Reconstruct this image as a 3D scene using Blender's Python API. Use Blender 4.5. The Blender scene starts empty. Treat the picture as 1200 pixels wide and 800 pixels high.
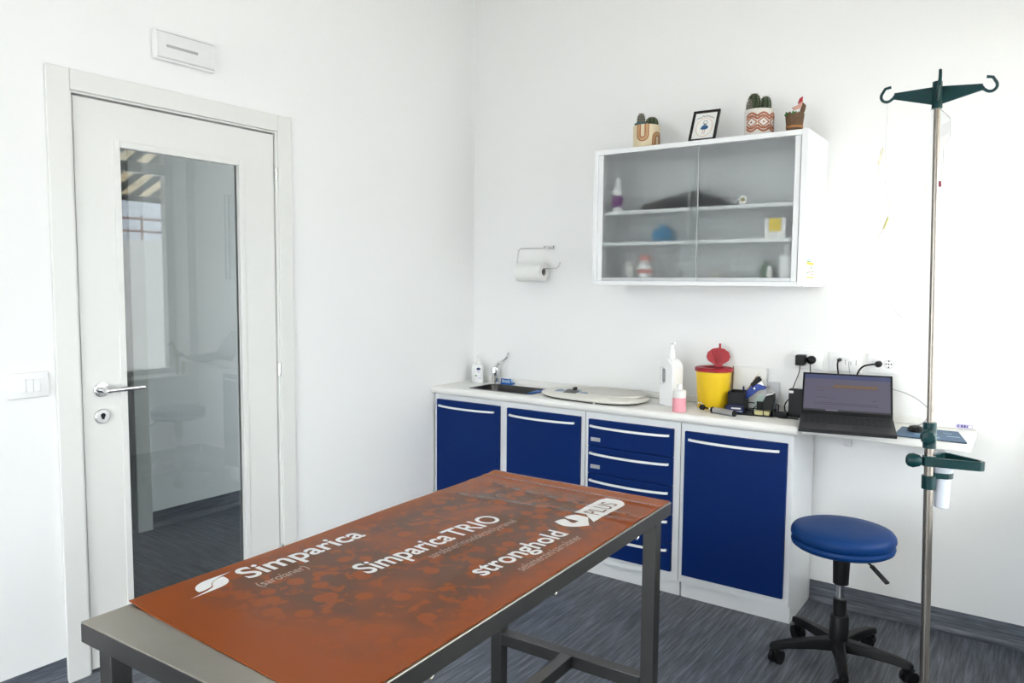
import bpy, bmesh, math, random
from mathutils import Vector, Matrix, Quaternion, noise
random.seed(7)
PI = math.pi
SC = bpy.context.scene
COL = SC.collection

# ------------------------------------------------------------------ camera
YAW, PITCH, ROLL = 0.6151, -0.0762, 0.0078
CAMLOC = Vector((2.7956, -3.555, 1.4414))
FW = Vector((-math.sin(YAW) * math.cos(PITCH), math.cos(YAW) * math.cos(PITCH), math.sin(PITCH)))
R0 = Vector((math.cos(YAW), math.sin(YAW), 0)); U0 = R0.cross(FW)
RT = R0 * math.cos(ROLL) + U0 * math.sin(ROLL); UP = -R0 * math.sin(ROLL) + U0 * math.cos(ROLL)
cam = bpy.data.cameras.new('camera'); camo = bpy.data.objects.new('camera', cam); COL.objects.link(camo)
camo.matrix_world = Matrix(((RT.x, UP.x, -FW.x, CAMLOC.x), (RT.y, UP.y, -FW.y, CAMLOC.y), (RT.z, UP.z, -FW.z, CAMLOC.z), (0, 0, 0, 1)))
cam.sensor_width = 36; cam.lens = 878.46 / 1200 * 36; cam.clip_start = 0.02; cam.clip_end = 500
SC.camera = camo

# ------------------------------------------------------------------ world, exposure
W = bpy.data.worlds.new('overcast_sky'); SC.world = W; W.use_nodes = True
bg = W.node_tree.nodes['Background']
bg.inputs['Color'].default_value = (0.91, 0.96, 1.0, 1); bg.inputs['Strength'].default_value = 9.5
SC.view_settings.view_transform = 'Standard'; SC.view_settings.look = 'None'
SC.view_settings.gamma = 1; SC.view_settings.exposure = 0.0; SC.view_settings.use_curve_mapping = False

# room constants (metres; x along the back wall, y towards the back wall, z up)
WX, WY, CH = 2.86, -4.9, 3.25
WIN_Y0, WIN_Y1, WIN_Z0, WIN_Z1 = -2.35, -0.07, 0.685, 2.55
def portal(name, loc, rot, sx, sy):
    l = bpy.data.lights.new(name, 'AREA'); l.shape = 'RECTANGLE'; l.size = sx; l.size_y = sy
    l.cycles.is_portal = True
    o = bpy.data.objects.new(name, l); COL.objects.link(o); o.location = loc; o.rotation_euler = rot
portal('window_portal', (WX + 0.29, (WIN_Y0 + WIN_Y1) / 2, (WIN_Z0 + WIN_Z1) / 2), (0, PI / 2, 0), WIN_Z1 - WIN_Z0, WIN_Y1 - WIN_Y0)

W2X0, W2X1, W2Z0, W2Z1 = 0.65, 2.70, 0.20, 2.50          # added window, unseen behind the camera, brightens the back wall
portal('added_window_portal', ((W2X0 + W2X1) / 2, WY - 0.16, (W2Z0 + W2Z1) / 2), (PI / 2, 0, PI), W2X1 - W2X0, W2Z1 - W2Z0)

# ------------------------------------------------------------------ materials
MATS = {}
def mat(name, col, rough=0.5, metal=0.0, var=0.04, scale=40.0, bump=0.0, coat=0.0, spec=0.5, trans=0.0, ior=1.45, emit=None, es=0.0, alpha=1.0, sss=0.0):
    if name in MATS: return MATS[name]
    m = bpy.data.materials.new(name); m.use_nodes = True; nt = m.node_tree; b = nt.nodes['Principled BSDF']
    b.inputs['Roughness'].default_value = rough; b.inputs['Metallic'].default_value = metal
    b.inputs['Specular IOR Level'].default_value = spec; b.inputs['IOR'].default_value = ior
    b.inputs['Coat Weight'].default_value = coat; b.inputs['Coat Roughness'].default_value = 0.08
    b.inputs['Transmission Weight'].default_value = trans; b.inputs['Alpha'].default_value = alpha
    tc = nt.nodes.new('ShaderNodeTexCoord'); n = nt.nodes.new('ShaderNodeTexNoise')
    n.inputs['Scale'].default_value = scale; n.inputs['Detail'].default_value = 4
    nt.links.new(tc.outputs['Object'], n.inputs['Vector'])
    mx = nt.nodes.new('ShaderNodeMix'); mx.data_type = 'RGBA'
    mx.inputs['A'].default_value = (*[c * (1 - var) for c in col], 1); mx.inputs['B'].default_value = (*[min(1, c * (1 + var)) for c in col], 1)
    nt.links.new(n.outputs['Fac'], mx.inputs['Factor']); nt.links.new(mx.outputs['Result'], b.inputs['Base Color'])
    if bump:
        bp = nt.nodes.new('ShaderNodeBump'); bp.inputs['Strength'].default_value = bump; bp.inputs['Distance'].default_value = 0.004
        nt.links.new(n.outputs['Fac'], bp.inputs['Height']); nt.links.new(bp.outputs['Normal'], b.inputs['Normal'])
    if emit:
        b.inputs['Emission Color'].default_value = (*emit, 1); b.inputs['Emission Strength'].default_value = es
    MATS[name] = m
    return m
def nodes_of(m): return m.node_tree.nodes, m.node_tree.links, m.node_tree.nodes['Principled BSDF']

M_wall = mat('wall_paint', (0.885, 0.885, 0.88), 0.75, var=0.012, scale=180, bump=0.03)
M_ceil = mat('ceiling_paint', (0.85, 0.85, 0.84), 0.8, var=0.01)
M_doorw = mat('door_lacquer', (0.79, 0.79, 0.765), 0.38, var=0.01)
M_white = mat('white_enamel', (0.83, 0.84, 0.85), 0.3, var=0.01)
M_lam = mat('white_laminate', (0.84, 0.83, 0.80), 0.35, var=0.015)
M_plas = mat('white_plastic', (0.86, 0.86, 0.86), 0.35, var=0.01)
M_blue = mat('blue_enamel', (0.0015, 0.020, 0.125), 0.42, var=0.03, spec=0.16)
M_hand = mat('handle_white', (0.9, 0.9, 0.9), 0.25, var=0.01)
M_steel = mat('brushed_steel', (0.42, 0.41, 0.385), 0.34, 1.0, var=0.12, scale=14)
M_chrome = mat('chrome', (0.78, 0.78, 0.79), 0.12, 1.0, var=0.02)
M_tube = mat('steel_tube', (0.27, 0.245, 0.22), 0.27, 1.0, var=0.08, scale=25)
M_alu = mat('satin_aluminium', (0.6, 0.6, 0.6), 0.35, 1.0, var=0.04)
M_black = mat('black_plastic', (0.009, 0.009, 0.010), 0.42, var=0.1, spec=0.25)
M_dark = mat('dark_grey_plastic', (0.014, 0.014, 0.016), 0.5, var=0.1, spec=0.25)
M_rubber = mat('black_rubber', (0.01, 0.01, 0.01), 0.7, var=0.1)
M_green = mat('dark_green_plastic', (0.0015, 0.030, 0.034), 0.32, var=0.06, spec=0.3)
M_vinylb = mat('blue_vinyl', (0.003, 0.034, 0.15), 0.42, var=0.08, scale=25, bump=0.1, spec=0.2)
M_red = mat('red_plastic', (0.33, 0.003, 0.013), 0.42, var=0.04)
M_yellow = mat('yellow_plastic', (0.80, 0.53, 0.015), 0.4, var=0.03)
M_pink = mat('pink_liquid', (0.85, 0.36, 0.42), 0.3, var=0.03)
M_milky = mat('milky_plastic', (0.84, 0.83, 0.80), 0.35, var=0.02)
M_paper = mat('paper', (0.86, 0.86, 0.84), 0.85, var=0.01, bump=0.03)
M_card = mat('brown_card', (0.30, 0.19, 0.10), 0.8)
M_brightblue = mat('bright_blue_plastic', (0.008, 0.11, 0.42), 0.4)
M_deepblue = mat('deep_blue_plastic', (0.008, 0.04, 0.28), 0.35)
M_print = mat('white_print', (0.70, 0.69, 0.68), 0.45, var=0.02)
M_printfaint = mat('pale_print', (0.42, 0.29, 0.22), 0.45, var=0.02)
M_cream = mat('cream_ceramic', (0.72, 0.62, 0.42), 0.5, var=0.05)
M_terra = mat('terracotta_glaze', (0.36, 0.12, 0.06), 0.5, var=0.15)
M_ochre = mat('ochre_glaze', (0.55, 0.30, 0.10), 0.5, var=0.1)
M_cactus = mat('cactus_green', (0.03, 0.05, 0.022), 0.7, var=0.3, scale=120, bump=0.4)
M_cactus2 = mat('cactus_grey', (0.13, 0.12, 0.10), 0.8, var=0.4, scale=150, bump=0.4)
M_teal = mat('teal_glaze', (0.04, 0.14, 0.15), 0.5)
M_soil = mat('soil', (0.05, 0.035, 0.02), 0.9, var=0.3, bump=0.5)
M_wood = mat('weathered_wood', (0.12, 0.065, 0.03), 0.6, var=0.35, scale=60, bump=0.2)
M_leaf = mat('succulent_green', (0.04, 0.16, 0.03), 0.5, var=0.2)
M_tan = mat('tan_wood', (0.40, 0.32, 0.22), 0.6, var=0.2)
M_purple = mat('purple_label', (0.16, 0.03, 0.18), 0.5)
M_pinklab = mat('coral_label', (0.7, 0.25, 0.22), 0.5)
M_skyblue = mat('sky_blue_box', (0.03, 0.22, 0.42), 0.5)
M_ylab = mat('yellow_label', (0.75, 0.55, 0.02), 0.5)
M_cyanp = mat('cyan_print', (0.15, 0.55, 0.7), 0.5)
M_greenp = mat('green_print', (0.10, 0.35, 0.12), 0.5)
M_navyp = mat('navy_print', (0.03, 0.04, 0.16), 0.5)
M_lilacp = mat('lilac_print', (0.5, 0.45, 0.72), 0.5)
M_needle = mat('olive_plastic', (0.45, 0.43, 0.15), 0.4)
M_beige = mat('beige_plastic', (0.72, 0.67, 0.52), 0.4)
M_frameb = mat('black_lacquer', (0.008, 0.008, 0.008), 0.3)
M_grip = mat('knurled_grey', (0.36, 0.36, 0.36), 0.4, 0.3, var=0.25, scale=400, bump=0.3)

def floor_mat(name, direction):
    m = mat(name, (0.1, 0.1, 0.1), 0.42); n, l, b = nodes_of(m)
    tc = n.new('ShaderNodeTexCoord'); mp = n.new('ShaderNodeMapping')
    sc = {'y': (75, 4.2, 30), 'x': (4.2, 75, 40)}[direction]
    mp.inputs['Scale'].default_value = sc
    if direction == 'y': mp.inputs['Rotation'].default_value = (0, 0, math.radians(12))
    l.new(tc.outputs['Object'], mp.inputs['Vector'])
    nz = n.new('ShaderNodeTexNoise'); nz.inputs['Scale'].default_value = 1.0; nz.inputs['Detail'].default_value = 7; nz.inputs['Roughness'].default_value = 0.68
    l.new(mp.outputs['Vector'], nz.inputs['Vector'])
    nb = n.new('ShaderNodeTexNoise'); nb.inputs['Scale'].default_value = 5; l.new(tc.outputs['Object'], nb.inputs['Vector'])
    cr = n.new('ShaderNodeValToRGB'); e = cr.color_ramp.elements
    e[0].position = 0.30; e[0].color = (0.026, 0.030, 0.040, 1); e[1].position = 0.66; e[1].color = (0.195, 0.212, 0.252, 1)
    k = e.new(0.5); k.color = (0.098, 0.109, 0.134, 1)
    l.new(nz.outputs['Fac'], cr.inputs['Fac'])
    l.new(cr.outputs['Color'], b.inputs['Base Color'])
    bp = n.new('ShaderNodeBump'); bp.inputs['Strength'].default_value = 0.05; l.new(nz.outputs['Fac'], bp.inputs['Height']); l.new(bp.outputs['Normal'], b.inputs['Normal'])
    return m
M_floor = floor_mat('vinyl_floor', 'y')
M_skirt = floor_mat('vinyl_skirt', 'x')
n_, l_, b_ = nodes_of(M_skirt)
for nd in n_:
    if nd.type == 'MAPPING': nd.inputs['Scale'].default_value = (4, 4, 90)

def glass_mat(name, tint, ior, rough=0.0):
    """thin pane: transparent with a fresnel mirror on top"""
    m = bpy.data.materials.new(name); m.use_nodes = True; n = m.node_tree.nodes; l = m.node_tree.links
    n.remove(n['Principled BSDF']); out = n['Material Output']
    t = n.new('ShaderNodeBsdfTransparent'); t.inputs['Color'].default_value = (*tint, 1)
    g = n.new('ShaderNodeBsdfGlossy'); g.inputs['Roughness'].default_value = rough
    f = n.new('ShaderNodeFresnel'); f.inputs['IOR'].default_value = ior
    mx = n.new('ShaderNodeMixShader'); l.new(f.outputs['Fac'], mx.inputs['Fac']); l.new(t.outputs[0], mx.inputs[1]); l.new(g.outputs[0], mx.inputs[2])
    l.new(mx.outputs[0], out.inputs['Surface'])
    return m
def clear_mat(name, tint):
    m = bpy.data.materials.new(name); m.use_nodes = True; n = m.node_tree.nodes; l = m.node_tree.links
    n.remove(n['Principled BSDF']); t = n.new('ShaderNodeBsdfTransparent'); t.inputs['Color'].default_value = (*tint, 1)
    l.new(t.outputs[0], n['Material Output'].inputs['Surface']); return m
M_glass = glass_mat('pane_front', (0.37, 0.40, 0.405), 1.80)
M_clear = clear_mat('pane_back', (0.97, 0.985, 0.98))
M_wglass = glass_mat('window_glass', (0.975, 0.975, 0.975), 1.45)
M_film = glass_mat('clear_plastic', (0.965, 0.97, 0.975), 1.3, 0.15)
M_frost = mat('frosted_glass', (0.92, 0.94, 0.94), 0.35, var=0.005, trans=1.0, ior=1.35, spec=0.4)

# ------------------------------------------------------------------ mesh helpers
class MB:
    def __init__(self): self.v = []; self.f = []; self.mi = []; self.cur = 0
    def add(self, vs, fs):
        o = len(self.v); self.v += [tuple(p) for p in vs]; self.f += [tuple(i + o for i in f) for f in fs]; self.mi += [self.cur] * len(fs); return self
    def box(self, x0, x1, y0, y1, z0, z1):
        vs = [(x, y, z) for z in (z0, z1) for y in (y0, y1) for x in (x0, x1)]
        return self.add(vs, [(0, 2, 3, 1), (4, 5, 7, 6), (0, 1, 5, 4), (2, 6, 7, 3), (0, 4, 6, 2), (1, 3, 7, 5)])
    def lathe(self, prof, c=(0, 0, 0), n=32, axis='z', sx=1.0, sy=1.0):
        vs = []; fs = []
        for r, h in prof:
            for i in range(n):
                a = 2 * PI * i / n; p = (r * math.cos(a) * sx, r * math.sin(a) * sy, h)
                if axis == 'x': p = (p[2], p[0], p[1])
                if axis == 'y': p = (p[0], p[2], p[1])
                vs.append((p[0] + c[0], p[1] + c[1], p[2] + c[2]))
        flip = axis == 'y'
        for k in range(len(prof) - 1):
            for i in range(n):
                j = (i + 1) % n; q = (k * n + i, k * n + j, (k + 1) * n + j, (k + 1) * n + i)
                fs.append(q[::-1] if flip else q)
        b0 = tuple(range(n)); b1 = tuple(range((len(prof) - 1) * n, len(prof) * n))
        fs.append(b0 if flip else b0[::-1]); fs.append(b1[::-1] if flip else b1)
        return self.add(vs, fs)
    def tube(self, pts, r, n=10, closed=False):
        pts = [Vector(p) for p in pts]; m = len(pts); rs = r if isinstance(r, (list, tuple)) else [r] * m
        vs = []; prev = None
        for k, p in enumerate(pts):
            a = pts[(k - 1) % m] if (closed or k > 0) else p; b = pts[(k + 1) % m] if (closed or k < m - 1) else p
            t = (b - a).normalized()
            if prev is None:
                x = t.orthogonal().normalized()
            else:
                x = prev - t * prev.dot(t); x = x.normalized() if x.length > 1e-6 else t.orthogonal().normalized()
            prev = x; y = t.cross(x)
            for i in range(n):
                w = 2 * PI * i / n; vs.append(p + (x * math.cos(w) + y * math.sin(w)) * rs[k])
        fs = []
        for k in range(m if closed else m - 1):
            k2 = (k + 1) % m
            for i in range(n):
                j = (i + 1) % n; fs.append((k * n + i, k * n + j, k2 * n + j, k2 * n + i))
        if not closed: fs += [tuple(range(n))[::-1], tuple(range((m - 1) * n, m * n))]
        return self.add(vs, fs)
    def prism(self, poly, h0, h1, fn=lambda a, b, h: (a, b, h)):
        n = len(poly); vs = [fn(a, b, h0) for a, b in poly] + [fn(a, b, h1) for a, b in poly]
        fs = [tuple(range(n))[::-1], tuple(range(n, 2 * n))] + [(i, (i + 1) % n, n + (i + 1) % n, n + i) for i in range(n)]
        return self.add(vs, fs)
    def obox(self, c, ax, ay, az):
        """box from centre and three half-axis vectors"""
        c, ax, ay, az = Vector(c), Vector(ax), Vector(ay), Vector(az)
        vs = [c + ax * i + ay * j + az * k for k in (-1, 1) for j in (-1, 1) for i in (-1, 1)]
        return self.add(vs, [(0, 2, 3, 1), (4, 5, 7, 6), (0, 1, 5, 4), (2, 6, 7, 3), (0, 4, 6, 2), (1, 3, 7, 5)])
    def build(self, name, m, parent=None, bevel=0.0, seg=2, smooth=True, loc=None, **tags):
        me = bpy.data.meshes.new(name); bm = bmesh.new()
        bv = [bm.verts.new(p) for p in self.v]
        for f, mi in zip(self.f, self.mi):
            try: bf = bm.faces.new([bv[i] for i in f]); bf.material_index = mi
            except ValueError: pass
        bmesh.ops.recalc_face_normals(bm, faces=bm.faces)
        if bevel:
            ed = [e for e in bm.edges if len(e.link_faces) == 2 and e.calc_face_angle(0) > 0.6]
            bmesh.ops.bevel(bm, geom=ed, offset=bevel, segments=seg, affect='EDGES', profile=0.5, clamp_overlap=True)
        bm.to_mesh(me); bm.free()
        for x in (m if isinstance(m, (list, tuple)) else [m]): me.materials.append(x)
        if smooth:
            for p in me.polygons: p.use_smooth = True
            me.set_sharp_from_angle(angle=math.radians(18 if (bevel and seg == 2) else 35))
        o = bpy.data.objects.new(name, me); COL.objects.link(o)
        if parent: o.parent = parent
        if loc: o.location = loc
        for k, v in tags.items(): o[k] = v
        return o
def thing(name, label, cat, loc=(0, 0, 0), rz=0.0, group=None, kind=None):
    o = bpy.data.objects.new(name, None); COL.objects.link(o); o.location = loc; o.rotation_euler = (0, 0, rz); o.empty_display_size = 0.05
    if label: o['label'] = label
    if cat: o['category'] = cat
    if group: o['group'] = group
    if kind: o['kind'] = kind
    return o
def arc(cx, cy, r, a0, a1, n=12, ry=None):
    ry = r if ry is None else ry
    return [(cx + r * math.cos(math.radians(a0 + (a1 - a0) * i / n)), cy + ry * math.sin(math.radians(a0 + (a1 - a0) * i / n))) for i in range(n + 1)]
def rrect(x0, x1, y0, y1, r, n=5):
    return arc(x1 - r, y0 + r, r, -90, 0, n) + arc(x1 - r, y1 - r, r, 0, 90, n) + arc(x0 + r, y1 - r, r, 90, 180, n) + arc(x0 + r, y0 + r, r, 180, 270, n)
def bez(pts, n=8):
    """catmull-rom through points"""
    P = [Vector(p) for p in pts]; P = [P[0] * 2 - P[1]] + P + [P[-1] * 2 - P[-2]]; out = []
    for i in range(1, len(P) - 2):
        for k in range(n):
            t = k / n; a, b, c, d = P[i - 1:i + 3]
            out.append(0.5 * ((2 * b) + (c - a) * t + (2 * a - 5 * b + 4 * c - d) * t * t + (-a + 3 * b - 3 * c + d) * t ** 3))
    return out + [P[-2]]
def text_geo(body, bold=0.0):
    cu = bpy.data.curves.new('t', 'FONT'); cu.body = body; cu.size = 1.0; cu.offset = bold; cu.resolution_u = 4
    o = bpy.data.objects.new('t', cu); COL.objects.link(o)
    dg = bpy.context.evaluated_depsgraph_get(); me = bpy.data.meshes.new_from_object(o.evaluated_get(dg))
    vs = [v.co.copy() for v in me.vertices]; fs = [tuple(p.vertices) for p in me.polygons]
    bpy.data.objects.remove(o); bpy.data.curves.remove(cu); bpy.data.meshes.remove(me)
    x0 = min(v.x for v in vs); x1 = max(v.x for v in vs)
    return [((v.x - x0) / (x1 - x0), v.y / 0.69) for v in vs], fs     # x 0..1 across, y 1 = cap height
def lettering(name, body, m, parent, fn, width, cap, bold=0.0):
    """flat lettering: fn(u, v) -> point; u along the line, v up"""
    vs, fs = text_geo(body, bold); bm = bmesh.new(); bv = [bm.verts.new((u * width, w * cap, 0)) for u, w in vs]
    for q in fs:
        try: bm.faces.new([bv[i] for i in q])
        except ValueError: pass
    bmesh.ops.triangulate(bm, faces=bm.faces)
    for _ in range(2):
        ed = [e for e in bm.edges if e.calc_length() > 0.010]
        if ed: bmesh.ops.subdivide_edges(bm, edges=ed, cuts=1); bmesh.ops.triangulate(bm, faces=bm.faces)
    for q in bm.verts: q.co = Vector(fn(q.co.x, q.co.y))
    me = bpy.data.meshes.new(name); bm.to_mesh(me); bm.free(); me.materials.append(m)
    o = bpy.data.objects.new(name, me); COL.objects.link(o); o.parent = parent
    return o

# ------------------------------------------------------------------ the room
def S(o): o['kind'] = 'structure'; return o
DY0, DY1, DZ = -2.277, -1.4136, 2.10           # door opening
MB().box(-0.14, WX + 0.3, WY - 0.12, 0.12, -0.12, 0).build('floor', M_floor, kind='structure', smooth=False)
MB().box(-0.14, WX + 0.3, WY - 0.12, 0.12, CH, CH + 0.12).build('ceiling', M_ceil, kind='structure', smooth=False)
MB().box(-0.14, WX + 0.3, 0, 0.12, 0, CH).build('wall_back', M_wall, kind='structure', smooth=False)
w = MB(); w.box(-0.14, W2X0, WY - 0.14, WY, 0, CH); w.box(W2X1, WX + 0.3, WY - 0.14, WY, 0, CH); w.box(W2X0, W2X1, WY - 0.14, WY, 0, W2Z0); w.box(W2X0, W2X1, WY - 0.14, WY, W2Z1, CH)
w.build('wall_front', M_wall, kind='structure', smooth=False)
w = MB(); w.box(-0.14, 0, WY, DY0, 0, CH); w.box(-0.14, 0, DY1, 0, 0, CH); w.box(-0.14, 0, DY0, DY1, DZ, CH)
w.build('wall_left', M_wall, kind='structure', smooth=False)
w = MB(); w.box(WX, WX + 0.3, WY, WIN_Y0, 0, CH); w.box(WX, WX + 0.3, WIN_Y1, 0, 0, CH)
w.box(WX, WX + 0.3, WIN_Y0, WIN_Y1, 0, WIN_Z0 - 0.03); w.box(WX, WX + 0.3, WIN_Y0, WIN_Y1, WIN_Z1, CH)
w.build('wall_right', M_wall, kind='structure', smooth=False)
def skirt(name, pts_fn, a0, a1):
    prof = [(0.0, 0.0), (0.024, 0.0), (0.014, 0.004), (0.007, 0.011), (0.004, 0.022), (0.003, 0.095), (0.0, 0.095)]
    mb = MB(); n = len(prof)
    vs = [pts_fn(d, h, a0) for d, h in prof] + [pts_fn(d, h, a1) for d, h in prof]
    mb.add(vs, [tuple(range(n)), tuple(range(n, 2 * n))[::-1]] + [(i, (i + 1) % n, n + (i + 1) % n, n + i) for i in range(n)])
    return mb.build(name, M_skirt, kind='structure')
skirt('baseboard_back', lambda d, h, a: (a, -d, h), 1.981, WX - 0.024)
skirt('baseboard_left', lambda d, h, a: (d, a, h), WY, -2.354)
skirt('baseboard_left_corner', lambda d, h, a: (d, a, h), -1.3395, -0.36)
skirt('baseboard_right', lambda d, h, a: (WX - d, a, h), WY, 0.0)

# corridor behind the door
CXF = -1.40
MB().box(CXF - 0.1, -0.14, -4.0, 1.2, -0.12, 0).build('floor_corridor', floor_mat('vinyl_floor_corridor', 'x'), kind='structure', smooth=False)
MB().box(CXF - 0.1, -0.14, -4.0, 1.2, 2.75, 2.85).build('ceiling_corridor', M_ceil, kind='structure', smooth=False)
MB().box(CXF - 0.1, CXF, -1.29, 1.2, 0, 2.75).box(CXF - 0.1, CXF, -4.0, -2.22, 0, 2.75).box(CXF - 0.1, CXF, -2.22, -1.29, 2.1, 2.75).build('wall_corridor_far', M_wall, kind='structure', smooth=False)
MB().box(CXF - 0.1, -0.14, 1.2, 1.3, 0, 2.75).build('wall_corridor_end', M_wall, kind='structure', smooth=False)
MB().box(CXF - 0.1, -0.14, -4.1, -4.0, 0, 2.75).build('wall_corridor_start', M_wall, kind='structure', smooth=False)
skirt('baseboard_corridor', lambda d, h, a: (CXF + d, a, h), -1.266, 1.2)
d2 = thing('door_2', None, None, (CXF, -1.755, 0), kind='structure')
MB().box(-0.06, -0.012, -0.435, 0.44, 0.008, 2.095).build('leaf', M_doorw, d2, 0.002)
MB().box(0.0, 0.03, 0.40, 0.488, 0, 2.19).build('casing', M_doorw, d2, 0.003)
MB().box(0.0, 0.03, -0.488, -0.40, 0, 2.19).build('casing', M_doorw, d2, 0.003)
MB().box(0.0, 0.03, -0.40, 0.40, 2.1, 2.19).build('casing', M_doorw, d2, 0.003)
MB().tube([(-0.012, -0.37, 1.05), (0.04, -0.37, 1.05), (0.045, -0.36, 1.05), (0.045, -0.25, 1.05)], 0.009).build('handle', M_chrome, d2)
cl = thing('added_corridor_lamp', 'unseen round white ceiling lamp added to light the corridor behind the glazed door', 'lamp', (-0.77, -0.35, 2.75))  # out of view, added as a light source for the corridor
MB().lathe([(0.19, 0.0), (0.19, -0.02), (0.17, -0.03)], n=32).build('base', M_plas, cl)
MB().lathe([(0.17, -0.03), (0.16, -0.06), (0.10, -0.08), (0.02, -0.085)], n=32).build('diffuser', mat('added_lamp_diffuser', (0.9, 0.9, 0.9), 0.5, emit=(1.0, 0.97, 0.92), es=1.5), cl)

# door_1
d1 = thing('door_1', None, None, (0, -1.845, 0), kind='structure')
oy = 1.845
MB().box(0, 0.014, -2.3536 + oy, -2.2775 + oy, 0, 2.173).build('casing', M_doorw, d1, 0.0025)
MB().box(0, 0.014, -1.413 + oy, -1.340 + oy, 0, 2.173).build('casing', M_doorw, d1, 0.0025)
MB().box(0, 0.014, -2.277 + oy, -1.4135 + oy, 2.102, 2.173).build('casing', M_doorw, d1, 0.0025)
jb = MB(); jb.box(-0.14, 0.004, -2.277 + oy, -2.2695 + oy, 0, 2.10); jb.box(-0.14, 0.004, -1.421 + oy, -1.4136 + oy, 0, 2.10); jb.box(-0.14, 0.004, -2.2695 + oy, -1.421 + oy, 2.0945, 2.10)
jb.build('jamb', M_doorw, d1)
LY0, LY1, GY0, GY1, GZ0, GZ1 = -2.263 + oy, -1.4265 + oy, -2.115 + oy, -1.592 + oy, 0.165, 1.943
lf = MB(); lf.box(-0.05, -0.004, LY0, GY0, 0.008, 2.0875); lf.box(-0.05, -0.004, GY1, LY1, 0.008, 2.0875); lf.box(-0.05, -0.004, GY0, GY1, 0.008, GZ0); lf.box(-0.05, -0.004, GY0, GY1, GZ1, 2.0875)
leaf = lf.build('leaf', M_doorw, d1)
gl = MB(); gl.box(-0.030, -0.022, GY0, GY1, GZ0, GZ1)
pane = gl.build('glass_pane', [M_clear, M_glass], d1, smooth=False)
for p in pane.data.polygons:
    if p.normal.x > 0.9: p.material_index = 1
bw = 0.012
for (a, b, c, d) in ((GY0 - 0.012, GY0 + bw, GZ0 - 0.012, GZ1 + 0.012), (GY1 - bw, GY1 + 0.012, GZ0 - 0.012, GZ1 + 0.012), (GY0 + bw, GY1 - bw, GZ1 - bw, GZ1 + 0.012), (GY0 + bw, GY1 - bw, GZ0 - 0.012, GZ0 + bw)):
    MB().box(-0.0215, 0.001, a, b, c, d).build('glazing_bead', M_doorw, leaf, 0.002)
hd = MB(); hd.lathe([(0.027, -0.004), (0.027, 0.004), (0.025, 0.006), (0.011, 0.0065)], (0, -2.199 + oy, 1.045), 28, 'x')
hnd = hd.build('handle', M_chrome, d1)
MB().tube(bez([(0.004, -2.199 + oy, 1.045), (0.036, -2.199 + oy, 1.045), (0.050, -2.192 + oy, 1.045), (0.053, -2.17 + oy, 1.0455), (0.053, -2.12 + oy, 1.046), (0.053, -2.067 + oy, 1.046)], 5), [0.0105] * 11 + [0.009] * 8 + [0.0078] * 7, 14).build('lever', M_chrome, hnd)
es = MB().lathe([(0.027, -0.004), (0.027, 0.003), (0.024, 0.006), (0.0, 0.0062)], (0, -2.199 + oy, 0.947), 28, 'x').build('lock_escutcheon', M_alu, d1)
MB().prism(arc(-2.199 + oy, 0.951, 0.0085, -50, 230, 14) + [(-2.203 + oy, 0.937), (-2.195 + oy, 0.937)], 0.0055, 0.008, lambda a, b, h: (h, a, b)).build('keyhole', M_black, es)
for z in (1.892, 1.026, 0.2):
    MB().tube([(0.009, -1.4205 + oy, z), (0.009, -1.4205 + oy, z + 0.022)], 0.0075, 14).tube([(0.009, -1.4205 + oy, z + 0.024), (0.009, -1.4205 + oy, z + 0.05)], 0.0075, 14).tube([(0.009, -1.4205 + oy, z - 0.004), (0.009, -1.4205 + oy, z + 0.054)], 0.004, 10).build('hinge', M_chrome, d1)

# window_1 in the right wall (seen mirrored in the door glass) and the world outside it
wn = thing('window_1', None, None, (WX + 0.20, 0, 0), kind='structure')
MB().box(-0.225, 0.0, WIN_Y0 - 0.02, WIN_Y1, WIN_Z0 - 0.03, WIN_Z0).build('window_sill', M_white, wn, 0.004)
fx0, fx1 = 0.0, 0.07
MB().box(fx0, fx1, WIN_Y0, WIN_Y1, WIN_Z0 - 0.02, WIN_Z0 + 0.045).build('window_frame', M_white, wn, 0.004)
MB().box(fx0, fx1, WIN_Y0, WIN_Y1, WIN_Z1 - 0.045, WIN_Z1 + 0.0).build('window_frame', M_white, wn, 0.004)
MB().box(fx0, fx1, WIN_Y0, WIN_Y1, 2.30, 2.385).build('transom', M_white, wn, 0.004)
ys = [WIN_Y0 + 0.04, -1.60, -0.85, WIN_Y1 - 0.03]
for y in ys: MB().box(fx0 - 0.004, fx1, y - 0.035, y + 0.035, WIN_Z0 + 0.02, WIN_Z1 - 0.02).build('mullion', M_white, wn, 0.004)
for i in range(3):
    for z0, z1 in ((WIN_Z0 + 0.045, 2.30), (2.385, WIN_Z1 - 0.045)):
        MB().box(0.032, 0.038, ys[i] + 0.035, ys[i + 1] - 0.035, z0, z1).build('window_pane', [M_clear, M_wglass], wn, smooth=False)
w2 = thing('added_window', None, None, ((W2X0 + W2X1) / 2, WY - 0.1, W2Z0), kind='structure')  # unseen window, added for its light on the fronts and back wall
hw2, hh2 = (W2X1 - W2X0) / 2, W2Z1 - W2Z0
for a in ((-hw2, hw2, 0, 0.07), (-hw2, hw2, hh2 - 0.07, hh2)): MB().box(a[0], a[1], -0.03, 0.03, a[2], a[3]).build('window_frame', M_white, w2, 0.004)
for x in (-hw2 + 0.035, 0, hw2 - 0.035): MB().box(x - 0.035, x + 0.035, -0.031, 0.031, 0.07, hh2 - 0.07).build('mullion', M_white, w2, 0.004)
for x0_, x1_ in ((-hw2 + 0.07, -0.035), (0.035, hw2 - 0.07)): MB().box(x0_, x1_, -0.003, 0.003, 0.07, hh2 - 0.07).build('window_pane', [M_clear, M_wglass], w2, smooth=False)
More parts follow.
